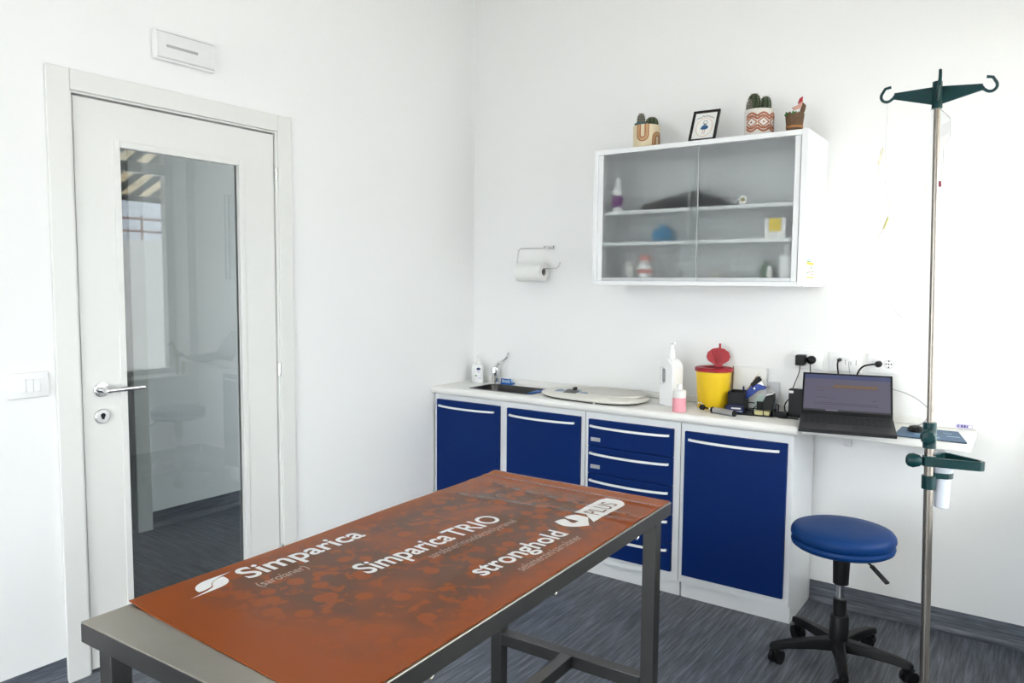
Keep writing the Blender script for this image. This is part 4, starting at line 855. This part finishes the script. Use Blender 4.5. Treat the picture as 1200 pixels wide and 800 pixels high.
for cx_ in (-0.052, 0.0, 0.052):
    for k, rr in enumerate((0.026, 0.019)):
        for s_ in (1, -1):
            front_patch(p3, 'painted_wave', M_terra, strip([(cx_ - 0.026, 0.058 + s_ * (0.012 + 0.012 * k)), (cx_ - 0.013, 0.058 + s_ * (0.022 + 0.012 * k)), (cx_, 0.058 + s_ * (0.027 + 0.012 * k)), (cx_ + 0.013, 0.058 + s_ * (0.022 + 0.012 * k)), (cx_ + 0.026, 0.058 + s_ * (0.012 + 0.012 * k))], 0.0085), 0.062, 0.0, 0.0003, A0)
    front_patch(p3, 'painted_diamond', M_terra, strip([(cx_ - 0.024, 0.058), (cx_, 0.078), (cx_ + 0.024, 0.058), (cx_, 0.038), (cx_ - 0.024, 0.058)], 0.005), 0.062, 0.0, 0.0004, A0)
    front_patch(p3, 'painted_diamond', M_terra, [[(cx_ - 0.005, 0.058), (cx_, 0.063), (cx_ + 0.005, 0.058), (cx_, 0.053)]], 0.062, 0.0, 0.0004, A0)
c1 = ribbed(MB(), (-0.020, -0.012, 0.098), 0.026, 0.092, ribs=9).build('cactus', M_cactus, p3); spines((-0.020, -0.012, 0.098), 0.026, 0.092, c1, M_spine, 9, 8)
c2 = ribbed(MB(), (0.024, 0.006, 0.098), 0.023, 0.078, ribs=9).build('cactus', M_cactus, p3); spines((0.024, 0.006, 0.098), 0.023, 0.078, c2, M_spine2, 9, 8)
c3 = ribbed(MB(), (-0.032, -0.030, 0.098), 0.015, 0.062, ribs=8).build('cactus', M_cactus2, p3); spines((-0.032, -0.030, 0.098), 0.015, 0.062, c3, M_spine2, 8)
p4 = thing('wooden_planter', 'small brown wooden bucket planter with succulent and red figure, rightmost on the cabinet', 'planter', (1.902, -0.235, ZP))
for i in range(14):
    a0_, a1_ = 2 * PI * i / 14 + 0.02, 2 * PI * (i + 1) / 14 - 0.02; vs = []
    hgt = 0.082 + 0.005 * math.sin(i * 2.3)
    for r_, z in ((0.030, 0), (0.039, hgt), (0.034, hgt), (0.025, 0)):
        for a in (a0_, a1_): vs.append((r_ * math.cos(a), r_ * math.sin(a), z))
    MB().add(vs, [(0, 1, 3, 2), (2, 3, 5, 4), (4, 5, 7, 6), (6, 7, 1, 0), (0, 2, 4, 6), (1, 7, 5, 3)]).build('stave', M_wood, p4)
MB().lathe([(0.026, 0.002), (0.034, 0.072)], n=20).build('soil', M_soil, p4)
MB().lathe([(0.0335, 0.024), (0.0345, 0.024), (0.0355, 0.033), (0.0345, 0.033)], n=28).build('band', mat('copper_band', (0.35, 0.15, 0.05), 0.4, 0.5), p4)
for i in range(22):
    a = i * 2.4; r_ = 0.006 + 0.019 * ((i * 37) % 22) / 22; h = 0.010 + 0.012 * ((i * 13) % 22) / 22
    b0 = Vector((-0.010 + r_ * math.cos(a), -0.010 + r_ * math.sin(a), 0.074)); d = Vector((math.cos(a) * 0.7, math.sin(a) * 0.7, 1.0)).normalized()
    MB().tube([b0, b0 + d * h * 0.6, b0 + d * h], [0.003, 0.006, 0.001], 6).build('leaf', M_leaf, p4)
MB().tube(bez([(0.020, 0.012, 0.072), (0.026, 0.014, 0.095), (0.030, 0.016, 0.118), (0.022, 0.012, 0.128)], 4), [0.008] * 4 + [0.010] * 5 + [0.007] * 4, 10).build('wooden_figure', M_wood, p4)
MB().prism([(-0.026, 0.0), (0.002, 0.014), (0.012, 0.034), (0.020, 0.030), (0.012, 0.0), (-0.014, -0.010)], -0.006, 0.006, lambda a, b, h: (0.012 + a * 0.816 + h * 0.577, 0.0 + a * 0.577 - h * 0.816, 0.108 + b)).build('figure_wing', mat('pale_red_paint', (0.55, 0.30, 0.24), 0.5), p4, 0.002)
MB().prism([(-0.004, 0.012), (0.014, 0.022), (0.016, 0.044), (0.004, 0.036)], -0.0065, 0.0065, lambda a, b, h: (0.014 + a * 0.816 + h * 0.577, 0.001 + a * 0.577 - h * 0.816, 0.112 + b)).build('red_hat', M_red, p4, 0.002)
# picture frame leaning back
pf = thing('picture_frame', 'small black picture frame with drawing of a figure in blue on the cabinet', 'picture frame', (1.515, -0.285, ZP), math.radians(3))
wF, hF, ln_ = 0.122, 0.165, math.radians(27)
def PF(a, b, h): return (a, b * math.sin(ln_) - h * math.cos(ln_), b * math.cos(ln_) + h * math.sin(ln_))
def pfb(name, a0, a1, b0, b1, h0, h1, m, bevel=0.0, parent=None):
    vs = [PF(a, b, h) for h in (h0, h1) for b in (b0, b1) for a in (a0, a1)]
    return MB().add(vs, [(0, 2, 3, 1), (4, 5, 7, 6), (0, 1, 5, 4), (2, 6, 7, 3), (0, 4, 6, 2), (1, 3, 7, 5)]).build(name, m, parent or pf, bevel)
fw_ = 0.011
for a0, a1, b0, b1 in ((-wF / 2, -wF / 2 + fw_, 0, hF), (wF / 2 - fw_, wF / 2, 0, hF), (-wF / 2 + fw_, wF / 2 - fw_, 0, fw_), (-wF / 2 + fw_, wF / 2 - fw_, hF - fw_, hF)): pfb('frame_bar', a0, a1, b0, b1, 0, 0.012, M_frameb, 0.001)
pic = pfb('picture', -wF / 2 + 0.009, wF / 2 - 0.009, 0.009, hF - 0.009, 0.002, 0.006, M_paper)
MB().add([PF(-0.02, hF * 0.75, 0.0), PF(0.02, hF * 0.75, 0), (0.02, 0.125, 0.0), (-0.02, 0.125, 0.0), PF(-0.02, hF * 0.75, -0.003), PF(0.02, hF * 0.75, -0.003), (0.02, 0.128, 0.0), (-0.02, 0.128, 0.0)], [(0, 1, 2, 3), (7, 6, 5, 4), (0, 3, 7, 4), (1, 5, 6, 2)]).build('stand', M_frameb, pf)
def flat(name, polys, m, h=0.0065):
    for P2 in polys: MB().prism(P2, h - 0.0004, h, PF).build(name, m, pic, smooth=False)
M_peach = mat('peach_ink', (0.75, 0.55, 0.42), 0.7)
flat('drawn_ring', strip(arc(0.0, 0.075, 0.037, 0, 360, 24, 0.050), 0.0032), M_peach)
flat('drawn_dress', [[(-0.017, 0.066), (-0.005, 0.062), (0.008, 0.062), (0.019, 0.068), (0.016, 0.082), (0.006, 0.086), (-0.006, 0.086), (-0.012, 0.078)]], mat('ink_blue', (0.02, 0.10, 0.25), 0.7), 0.0068)
flat('drawn_head', strip(arc(0.002, 0.100, 0.009, 0, 360, 14, 0.010), 0.0016), M_frameb, 0.0068)
flat('drawn_hair', [arc(0.001, 0.0945, 0.007, 180, 360, 8) ], M_frameb, 0.0069)
flat('drawn_leg', [[(-0.006, 0.038), (-0.0035, 0.038), (-0.002, 0.062), (-0.0045, 0.062)], [(0.003, 0.038), (0.0055, 0.038), (0.006, 0.062), (0.0035, 0.062)]], mat('ink_skin', (0.55, 0.30, 0.2), 0.7), 0.0067)
sq = [(-0.040 + 0.0052 * i, 0.118 + 0.016 * math.sin(PI * i / 15) + (0.006 if i % 2 else -0.002) * (1 + 0.4 * math.sin(i * 1.7))) for i in range(16)]
flat('handwriting', strip(sq, 0.0016), M_frameb, 0.0067)

# ------------------------------------------------------------------ examination table
TA = math.radians(91.9); TC = (1.6695, -2.241, 0)
tb = thing('examination_table', 'stainless steel examination table on square legs in the foreground', 'table', TC, TA)
HL, HW, TZ = 0.6725, 0.304, 0.82
M_top = mat('table_steel', (0.40, 0.375, 0.33), 0.33, 1.0, var=0.22, scale=5)
M_steel_shaded = mat('table_steel_shaded', (0.115, 0.112, 0.11), 0.36, 1.0, var=0.12, scale=12)  # same steel as the top, with the shade on legs and apron in its colour
top = MB(); top.box(-HL, HL, -HW, HW, TZ - 0.004, TZ)
top.build('tabletop', M_top, tb, 0.0012); top = MB()
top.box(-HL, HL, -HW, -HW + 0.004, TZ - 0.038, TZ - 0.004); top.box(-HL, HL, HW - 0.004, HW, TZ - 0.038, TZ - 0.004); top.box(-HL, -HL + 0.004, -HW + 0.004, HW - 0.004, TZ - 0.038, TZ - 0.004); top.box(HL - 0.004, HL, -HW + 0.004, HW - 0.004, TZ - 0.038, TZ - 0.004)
top.build('apron', M_steel_shaded, tb)
for sx in (-1, 1):
    for sy in (-1, 1):
        xa, ya = sx * (HL - 0.04), sy * (HW - 0.04)
        lg = MB().box(xa - 0.02, xa + 0.02, ya - 0.02, ya + 0.02, 0.012, TZ - 0.005).build('leg', M_steel_shaded, tb, 0.002)
        MB().lathe([(0.018, 0), (0.018, 0.006), (0.010, 0.008), (0.010, 0.013)], (xa, ya, 0), 16).build('foot', M_rubber, lg)
    MB().box(sx * (HL - 0.04) - 0.02, sx * (HL - 0.04) + 0.02, -HW + 0.06, HW - 0.06, 0.265, 0.305).build('cross_bar', M_steel_shaded, tb, 0.002)
MB().box(-HL + 0.06, HL - 0.06, -0.02, 0.02, 0.2655, 0.3045).build('centre_bar', M_steel_shaded, tb, 0.002)
for xx in (-0.39, 0.034, 0.471):
    hk = MB().lathe([(0.006, TZ - 0.042), (0.006, TZ - 0.036)], (xx, -HW + 0.016, 0), 12)
    hk.tube([(xx + 0.008 * math.cos(a * PI / 8), -HW + 0.016, TZ - 0.047 + 0.008 * math.sin(a * PI / 8)) for a in range(16)], 0.0028, 8, True); hk.build('eyelet', M_chrome, tb)
# the mat on it
mt = thing('printed_mat', 'glossy orange-brown printed mat covering the steel table', 'mat', (TC[0], TC[1], TZ), TA)
def mz(s, t):
    z = 0.0022
    z += 0.0035 * math.exp(-((t - 0.30) / 0.035) ** 2) * (0.7 + 0.3 * math.sin(s * 9))                   # lifted left edge
    z += 0.0030 * math.exp(-((s - 0.655) / 0.02) ** 2) * max(0.0, min(1, (t + 0.25) / 0.3))
    for s0, k, a, wd in ((0.60, 0.02, 0.0022, 0.012), (0.50, 0.10, 0.0018, 0.014), (0.40, -0.12, 0.0016, 0.018)):
        z += a * math.exp(-((s - s0 - k * t) / wd) ** 2)
    d = ((s - 0.42) * 0.42 - (t + 0.02) * 0.91)                                                           # long diagonal crease
    z += 0.0008 * math.exp(-(((s * 0.25) - (t + 0.10)) / 0.010) ** 2)
    z += 0.0007 * noise.noise(Vector((s * 6, t * 8, 0.3)))
    return z
mb = MB(); NS, NT = 260, 60; vs = []
for i in range(NS + 1):
    for k in range(NT + 1):
        t = -0.2985 + (0.3085 + 0.2985) * k / NT
        s0 = -0.618 + 0.038 * (t + 0.2985) / 0.607
        s = s0 + (0.6735 - s0) * i / NS
        vs.append((s, t, mz(s, t)))
nv = len(vs); fs = []
for i in range(NS):
    for k in range(NT): a = i * (NT + 1) + k; fs.append((a, a + NT + 1, a + NT + 2, a + 1))
vs += [(x, y, max(0.0004, z - 0.0018)) for x, y, z in vs]
fs += [tuple(nv + i for i in f[::-1]) for f in fs]
rim = [k for k in range(NT + 1)] + [i * (NT + 1) + NT for i in range(1, NS + 1)] + [NS * (NT + 1) + k for k in range(NT - 1, -1, -1)] + [i * (NT + 1) for i in range(NS - 1, 0, -1)]
for i in range(len(rim)): a, b = rim[i], rim[(i + 1) % len(rim)]; fs.append((a, b, nv + b, nv + a))
M_mat = mat('mat_vinyl', (0.3, 0.09, 0.02), 0.22, spec=0.13); n, l, b = nodes_of(M_mat)
b.inputs['Coat Roughness'].default_value = 0.1
tc = n.new('ShaderNodeTexCoord')
n1 = n.new('ShaderNodeTexNoise'); n1.inputs['Scale'].default_value = 22; n1.inputs['Detail'].default_value = 5; n1.inputs['Roughness'].default_value = 0.6; n1.inputs['Distortion'].default_value = 0.6; l.new(tc.outputs['Object'], n1.inputs['Vector'])
v1 = n.new('ShaderNodeTexVoronoi'); v1.inputs['Scale'].default_value = 17; v1.inputs['Randomness'].default_value = 1.0; l.new(tc.outputs['Object'], v1.inputs['Vector'])
n2 = n.new('ShaderNodeTexNoise'); n2.inputs['Scale'].default_value = 3.2; n2.inputs['Detail'].default_value = 3; l.new(tc.outputs['Object'], n2.inputs['Vector'])
def ramp(src, p0, p1):
    r_ = n.new('ShaderNodeMapRange'); r_.inputs['From Min'].default_value = p0; r_.inputs['From Max'].default_value = p1; l.new(src, r_.inputs['Value']); return r_.outputs['Result']
def mth(op, a, c):
    m_ = n.new('ShaderNodeMath'); m_.operation = op
    for i, q in enumerate((a, c)):
        if isinstance(q, (int, float)): m_.inputs[i].default_value = q
        else: l.new(q, m_.inputs[i])
    return m_.outputs[0]
sx_ = n.new('ShaderNodeSeparateXYZ'); l.new(tc.outputs['Object'], sx_.inputs[0])
# brown print lies in the middle of the sheet, rims stay plain orange
ex = mth('MULTIPLY', ramp(sx_.outputs['X'], -0.52, -0.38), ramp(sx_.outputs['X'], 0.62, 0.50))
ey = mth('MULTIPLY', ramp(sx_.outputs['Y'], -0.29, -0.20), ramp(sx_.outputs['Y'], 0.30, 0.22))
zone = mth('MULTIPLY', mth('MULTIPLY', ex, ey), ramp(n2.outputs['Fac'], 0.33, 0.50))
blob = mth('MULTIPLY', ramp(v1.outputs['Distance'], 0.30, 0.36), ramp(n1.outputs['Fac'], 0.40, 0.46))
fac = mth('MULTIPLY', mth('MULTIPLY', zone, blob), 0.85)
m1 = n.new('ShaderNodeMix'); m1.data_type = 'RGBA'; m1.inputs['A'].default_value = (0.235, 0.052, 0.008, 1); m1.inputs['B'].default_value = (0.085, 0.037, 0.017, 1)
l.new(fac, m1.inputs['Factor']); l.new(m1.outputs['Result'], b.inputs['Base Color'])
sheet = mb.add(vs, fs).build('sheet', M_mat, mt)
def on_mat(s0, t0, ang=0.0, off=0.0007):
    ca, sa = math.cos(ang), math.sin(ang)
    def f(u, v_):
        s = s0 + u * ca - v_ * sa; t = t0 + u * sa + v_ * ca
        return (s, t, mz(s, t) + off)
    return f
lettering('printed_lettering', 'Simparica', M_print, mt, on_mat(-0.374, 0.213, -0.024), 0.335, 0.062, 0.018)
lettering('printed_small_lettering', '(sarolaner)', M_printfaint, mt, on_mat(-0.388, 0.158), 0.125, 0.026)
lettering('printed_lettering', 'Simparica', M_print, mt, on_mat(-0.215, 0.026, -0.055), 0.285, 0.062, 0.018)
lettering('printed_lettering', 'TRIO', M_print, mt, on_mat(0.075, 0.010, -0.055), 0.185, 0.062, 0.014)
lettering('printed_small_lettering', 'sarolaner/moxidectin/pyrantel', M_printfaint, mt, on_mat(-0.065, -0.028, -0.04), 0.33, 0.026)
lettering('printed_lettering', 'stronghold', M_print, mt, on_mat(-0.086, -0.183, -0.05), 0.34, 0.056, 0.018)
lettering('printed_small_lettering', 'selamectin/sarolaner', M_printfaint, mt, on_mat(-0.014, -0.237, -0.02), 0.265, 0.026)
def decal(name, polys, m, f):
    for P2 in polys:
        bm = bmesh.new(); vv = [bm.verts.new((q[0], q[1], 0)) for q in P2]; bm.faces.new(vv); bmesh.ops.triangulate(bm, faces=bm.faces)
        bmesh.ops.subdivide_edges(bm, edges=bm.edges, cuts=6, use_grid_fill=True)
        for q in bm.verts: q.co = Vector(f(q.co.x, q.co.y))
        me = bpy.data.meshes.new(name); bm.to_mesh(me); bm.free(); me.materials.append(m)
        o = bpy.data.objects.new(name, me); COL.objects.link(o); o.parent = mt
# two-leaf emblem before the first word
f = on_mat(-0.505, 0.225, -0.02)
def quadcurve(p, q, r_, n_=8): return [((1 - t) ** 2 * p[0] + 2 * t * (1 - t) * q[0] + t * t * r_[0], (1 - t) ** 2 * p[1] + 2 * t * (1 - t) * q[1] + t * t * r_[1]) for t in [i / n_ for i in range(n_ + 1)]]
decal('printed_emblem', [quadcurve((0.028, 0.013), (0.028, 0.050), (0.075, 0.052)) + quadcurve((0.13, 0.053), (0.078, 0.046), (0.066, 0.028)) + quadcurve((0.062, 0.020), (0.05, 0.012), (0.032, 0.012))], M_print, f)
decal('printed_emblem', [quadcurve((0.104, 0.043), (0.108, 0.002), (0.060, 0.0)) + quadcurve((0.0, -0.003), (0.052, 0.006), (0.062, 0.016)) + quadcurve((0.068, 0.028), (0.08, 0.042), (0.100, 0.044))], M_print, f)
# heart emblem and plus banner
f = on_mat(0.0, 0.0)
hp = quadcurve((0.343, -0.211), (0.288, -0.176), (0.308, -0.140)) + quadcurve((0.318, -0.122), (0.345, -0.122), (0.352, -0.134)) + quadcurve((0.344, -0.150), (0.330, -0.166), (0.340, -0.170)) + quadcurve((0.358, -0.172), (0.362, -0.152), (0.358, -0.140)) + quadcurve((0.366, -0.124), (0.402, -0.128), (0.401, -0.150)) + quadcurve((0.400, -0.178), (0.375, -0.190), (0.343, -0.211))[:-1]
decal('printed_heart', [hp], M_print, f)
decal('printed_banner', [[(0.414, -0.128), (0.416, -0.163), (0.375, -0.207), (0.545, -0.211)] + quadcurve((0.560, -0.209), (0.590, -0.200), (0.590, -0.170)) + quadcurve((0.588, -0.140), (0.575, -0.128), (0.560, -0.128))], M_print, f)
lettering('printed_lettering', 'PLUS', mat('plus_brown', (0.14, 0.06, 0.035), 0.5), mt, on_mat(0.428, -0.194, 0.0, 0.0013), 0.125, 0.048, 0.0)

# ------------------------------------------------------------------ stool
sl = thing('rolling_stool', 'round blue vinyl rolling stool on a black five-arm base', 'stool', (2.222, -0.565, 0), math.radians(-1.5))
seat = MB().lathe([(0.14, 0.458), (0.170, 0.460), (0.180, 0.467), (0.183, 0.477), (0.180, 0.486), (0.174, 0.490), (0.181, 0.494), (0.185, 0.505), (0.183, 0.518), (0.176, 0.528), (0.160, 0.534), (0.11, 0.537), (0.04, 0.538)], n=64).build('seat', M_vinylb, sl)
MB().lathe([(0.10, 0.448), (0.12, 0.459)], n=32).build('seat_plate', M_black, sl)
MB().lathe([(0.028, 0.318), (0.029, 0.36), (0.032, 0.449)], n=28).build('column_cover', M_black, sl)
MB().lathe([(0.014, 0.24), (0.014, 0.322)], n=20).build('gas_lift', M_chrome, sl)
MB().lathe([(0.024, 0.19), (0.024, 0.256), (0.021, 0.26)], n=24).build('inner_sleeve', M_black, sl)
MB().lathe([(0.034, 0.06), (0.036, 0.09), (0.034, 0.19), (0.030, 0.196)], n=28).build('outer_sleeve', M_black, sl)
MB().tube(bez([(0.075, -0.05, 0.455), (0.11, -0.075, 0.442), (0.135, -0.09, 0.432)], 4), 0.004, 8).build('lever_rod', M_black, sl)
mb = MB(); lv0 = Vector((0.118, -0.080, 0.438)); lv1 = Vector((0.180, -0.11, 0.396)); dv = (lv1 - lv0).normalized(); sv = Vector((0, 0, 1)).cross(dv).normalized()
mb.obox((lv0 + lv1) / 2, (lv1 - lv0) / 2, sv * 0.010, dv.cross(sv) * 0.004); mb.build('lever_paddle', M_black, sl, 0.003)
for i in range(5):
    a = math.radians(72 * i); d = Vector((math.cos(a), math.sin(a), 0)); q = Vector((-d.y, d.x, 0))
    secs = [(0.025, 0.028, 0.062, 0.105), (0.10, 0.023, 0.066, 0.102), (0.20, 0.019, 0.064, 0.093), (0.248, 0.017, 0.058, 0.082), (0.260, 0.010, 0.060, 0.076)]
    vs = []
    for r_, w_, z0_, z1_ in secs: vs += [d * r_ + q * w_ + Vector((0, 0, z0_)), d * r_ - q * w_ + Vector((0, 0, z0_)), d * r_ - q * w_ * 0.75 + Vector((0, 0, z1_)), d * r_ + q * w_ * 0.75 + Vector((0, 0, z1_))]
    fs = [(0, 1, 2, 3), tuple(16 + k for k in (3, 2, 1, 0))]
    for k in range(4):
        for j in range(4): fs.append((4 * k + j, 4 * k + 4 + j, 4 * k + 4 + (j + 1) % 4, 4 * k + (j + 1) % 4))
    arm = MB().add(vs, fs).build('arm', M_black, sl, 0.005)
    cc = d * 0.238; wd = Vector((math.cos(a + 0.9 + i), math.sin(a + 0.9 + i), 0)); sd_ = Vector((-wd.y, wd.x, 0))
    cs = MB()
    for s_ in (-1, 1): cs.tube([cc + sd_ * s_ * 0.006 + wd * 0.01 + Vector((0, 0, 0.0255)), cc + sd_ * s_ * 0.022 + wd * 0.01 + Vector((0, 0, 0.0255))], 0.0255, 20)
    cs.tube([cc + Vector((0, 0, 0.03)), cc + Vector((0, 0, 0.066))], 0.006, 8)
    cs.obox(cc + wd * 0.008 + Vector((0, 0, 0.044)), wd * 0.02, sd_ * 0.0065, Vector((0, 0, 0.009)))
    cs.build('caster', M_black, sl)

# ------------------------------------------------------------------ drip stand
IB = Vector((2.579, -1.165, 0)); IT = Vector((2.526, -1.119, 1.953)); idir = (IT - IB) / 1.953
def AX(z): return idir * z
iv = thing('drip_stand', 'steel drip stand pole with dark green clamps and hook head', 'drip stand', tuple(IB))
rr, ff = Vector((0.990, 0.141, 0)), Vector((-0.141, 0.990, 0)); zz = Vector((0, 0, 1))
MB().tube([AX(0.07), AX(1.035)], 0.0125, 24).build('lower_pole', M_tube, iv)
MB().tube([AX(1.0), AX(1.96)], 0.0082, 20).build('upper_pole', M_tube, iv)
for i in range(5):
    a = math.radians(72 * i + 36); d = Vector((math.cos(a), math.sin(a), 0))
    MB().tube(bez([d * 0.0 + zz * 0.10, d * 0.10 + zz * 0.098, d * 0.22 + zz * 0.082, d * 0.285 + zz * 0.066], 4), 0.0125, 10).build('base_arm', M_green, iv)
    q = Vector((-d.y, d.x, 0)); cs = MB().tube([d * 0.285 + zz * 0.045, d * 0.285 + zz * 0.07], 0.006, 8)
    for s_ in (-1, 1): cs.tube([d * 0.285 + q * s_ * 0.006 + zz * 0.0255, d * 0.285 + q * s_ * 0.02 + zz * 0.0255], 0.0255, 18)
    cs.obox(d * 0.285 + zz * 0.045, q * 0.0065, d * 0.014, zz * 0.008)
    cs.build('caster', M_black, iv)
MB().lathe([(0.028, 0.07), (0.030, 0.085), (0.026, 0.125), (0.016, 0.135)], n=20).build('base_hub', M_green, iv)
# telescopic lock
lock = MB().tube([AX(0.985), AX(1.058)], [0.0175, 0.0175], 20).build('lock_collar', M_green, iv)
kc = AX(1.022) - ff * 0.034 - rr * 0.004
MB().lathe([(0.004, -0.016), (0.016, -0.014), (0.022, -0.004), (0.022, 0.006), (0.014, 0.016), (0.004, 0.018)], n=9).build('x', M_green)
kn = bpy.data.objects['x']; kn.name = 'lock_knob'; kn.parent = lock; kn.location = kc; kn.rotation_euler = Vector(ff).to_track_quat('Z', 'Y').to_euler()
MB().tube([AX(1.022), kc], 0.008, 10).build('lock_screw', M_green, lock)
# triangular push handle
hz = 0.948
def band(pts, w_, th, z):
    """closed band of height w_ and thickness th following pts (2d rr/ff)"""
    n_ = len(pts); vs = []
    cen = Vector((sum(p[0] for p in pts) / n_, sum(p[1] for p in pts) / n_))
    for p in pts:
        P2 = Vector(p); inn = P2 + (cen - P2).normalized() * th
        for qq, h in ((P2, -w_ / 2), (P2, w_ / 2), (inn, w_ / 2), (inn, -w_ / 2)): vs.append(AX(z) + rr * qq.x + ff * qq.y + zz * h)
    fs = []
    for i in range(n_):
        j = (i + 1) % n_
        for k in range(4): fs.append((4 * i + k, 4 * j + k, 4 * j + (k + 1) % 4, 4 * i + (k + 1) % 4))
    return MB().add(vs, fs)
tri = [(x_ * 0.92, y_) for x_, y_ in [(-0.012, -0.020), (0.05, -0.020), (0.11, -0.018), (0.136, -0.016)] + [(0.146, -0.008), (0.148, 0.004)] + [(0.13, 0.024), (0.095, 0.054), (0.06, 0.082), (0.044, 0.088), (0.03, 0.080), (0.0, 0.03), (-0.014, 0.012), (-0.018, -0.008)]]
band(tri, 0.026, 0.012, hz).build('push_handle', M_green, iv, 0.002)
MB().tube([AX(hz - 0.014), AX(hz + 0.014)], 0.018, 20).build('handle_collar', M_green, iv)
hk_c = AX(hz) - rr * 0.040 - ff * 0.012
hk = MB().lathe([(0.010, -0.022), (0.016, -0.016), (0.021, 0.0), (0.018, 0.013), (0.010, 0.019), (0.003, 0.020)], n=20).build('handle_knob', M_green, iv)
hk.location = hk_c; hk.rotation_euler = (-Vector(rr)).to_track_quat('Z', 'Y').to_euler()
# cup holder and cup
MB().tube([AX(0.868), AX(0.906)], 0.0185, 20).build('cup_collar', M_green, iv)
cpc = AX(0.903) + rr * 0.036 + ff * 0.030
hp_ = [(0.0, 0.014), (0.012, -0.002)] + [(0.036 + 0.027 * math.cos(a), 0.030 + 0.027 * math.sin(a)) for a in [math.radians(x) for x in range(-100, 150, 20)]]
band(hp_, 0.016, 0.005, 0.906).build('cup_ring', M_green, iv, 0.001)
cup = thing('plastic_cup', 'small milky plastic cup held in the green ring of the drip stand', 'cup', tuple(IB + cpc - zz * 0.092))
MB().lathe([(0.017, 0.0), (0.019, 0.002), (0.0215, 0.09), (0.029, 0.118), (0.0295, 0.120), (0.0275, 0.119), (0.020, 0.09), (0.0175, 0.006)], n=26).build('cup', mat('milky_cup', (0.72, 0.76, 0.85), 0.35, alpha=0.75), cup)
# hook head
hb = AX(1.953); tilt = math.radians(0.8); th_ = 0.0
ar = (rr * math.cos(th_) + ff * math.sin(th_)); af = (-rr * math.sin(th_) + ff * math.cos(th_))
ar = (ar + zz * math.tan(tilt)).normalized()
MB().tube([hb - idir * 0.012, hb + idir * 0.062], [0.0135, 0.0125], 20).build('hook_hub', M_green, iv)
def hookarm(dr, sgn):
    up = (zz - dr * zz.dot(dr)).normalized(); sd_ = dr.cross(up)
    c = hb + up * 0.024
    P2 = [(0.0, -0.026), (0.108, 0.004), (0.108, 0.018), (0.0, 0.024)]
    mb = MB().prism(P2, -0.0032, 0.0032, lambda a, b_, h: tuple(c + dr * a + up * b_ + sd_ * h))
    # flanged rim and hook loop
    mb.tube([c + up * 0.022, c + dr * 0.108 + up * 0.016], 0.0035, 8); mb.tube([c - up * 0.024, c + dr * 0.108 + up * 0.005], 0.0035, 8)
    loop = [(0.106, 0.012), (0.112, 0.002)] + [(0.126 + 0.0155 * math.cos(math.radians(a)), 0.012 + 0.0155 * math.sin(math.radians(a))) for a in range(200, 400, 16)] + [(0.131, 0.034), (0.116, 0.037)]
    mb.tube([c + dr * a + up * b_ for a, b_ in loop], 0.0042, 8)
    return mb.build('hook_arm', M_green, iv)
hookarm(ar, 1); hookarm(-ar, 1); hookarm((af + zz * 0.02).normalized(), 1); hookarm((-af + zz * 0.02).normalized(), 1)

# infusion line hung on the left hook, and the clear bag behind the pole
lh = IB + hb - ar * 0.126 + zz * 0.022
fl = thing('infusion_line', 'thin clear infusion tube with needle hanging from the left hook', 'infusion line', tuple(lh))
M_line = mat('line_clear', (0.74, 0.73, 0.68), 0.3, alpha=0.4)
def HP(px, py):  # offset by picture offset in the hook plane (metres)
    return rr * px + zz * py
MB().tube(bez([HP(0.0, 0.0), HP(0.002, -0.05), HP(0.002, -0.12), HP(0.004, -0.22), HP(0.017, -0.30), HP(0.012, -0.345), HP(0.004, -0.365), HP(-0.008, -0.32), HP(-0.014, -0.24), HP(-0.012, -0.15), HP(-0.006, -0.13)], 6), 0.0013, 6).build('tube', M_line, fl)
MB().tube(bez([HP(-0.008, -0.37), HP(-0.002, -0.47), HP(0.016, -0.54), HP(0.045, -0.60), HP(0.065, -0.62)], 6), 0.0010, 6).build('tail', M_line, fl)
MB().obox(HP(-0.010, -0.155), HP(0.0035, 0.0), ff * 0.004, HP(0.005, 0.022)).build('roller_clamp', M_beige, fl, 0.001)
MB().tube([HP(0.016, -0.33), HP(0.006, -0.362)], [0.0035, 0.0028], 8).build('connector', M_needle, fl)
MB().tube([HP(0.006, -0.362), HP(-0.002, -0.378)], 0.0022, 8).tube([HP(-0.002, -0.378), HP(-0.014, -0.405)], [0.0012, 0.0006], 6).build('needle', mat('needle_grey', (0.55, 0.5, 0.5), 0.4, 0.5), fl)
bgc = IB + hb + af * 0.126 + zz * 0.014
bag = thing('infusion_bag', 'clear flattened infusion bag hanging behind the drip stand pole', 'infusion bag', tuple(bgc))
bp = [(-0.012, 0.0), (0.012, 0.0), (0.040, -0.03), (0.042, -0.08), (0.026, -0.12), (0.030, -0.17), (0.024, -0.20), (0.006, -0.215), (-0.012, -0.205), (-0.030, -0.175), (-0.022, -0.13), (-0.012, -0.08), (-0.014, -0.03)]
MB().prism(bp[::-1], -0.004, 0.004, lambda a, b_, h: tuple(rr * a + zz * b_ + ff * h)).build('bag', M_film, bag, 0.002)
MB().prism([(0.016, -0.05), (0.038, -0.042), (0.038, -0.075), (0.016, -0.085)], -0.0055, -0.0045, lambda a, b_, h: tuple(rr * a + zz * b_ + ff * h)).build('bag_label', mat('label_grey', (0.72, 0.72, 0.74), 0.6), bag)
MB().tube([tuple(zz * -0.21 - rr * 0.012), tuple(zz * -0.235 - rr * 0.012)], 0.006, 10).build('port', M_milky, bag)
MB().tube([tuple(zz * -0.212 + rr * 0.020), tuple(zz * -0.228 + rr * 0.022)], 0.0045, 10).build('stopper', mat('dark_red', (0.15, 0.005, 0.03), 0.4), bag)
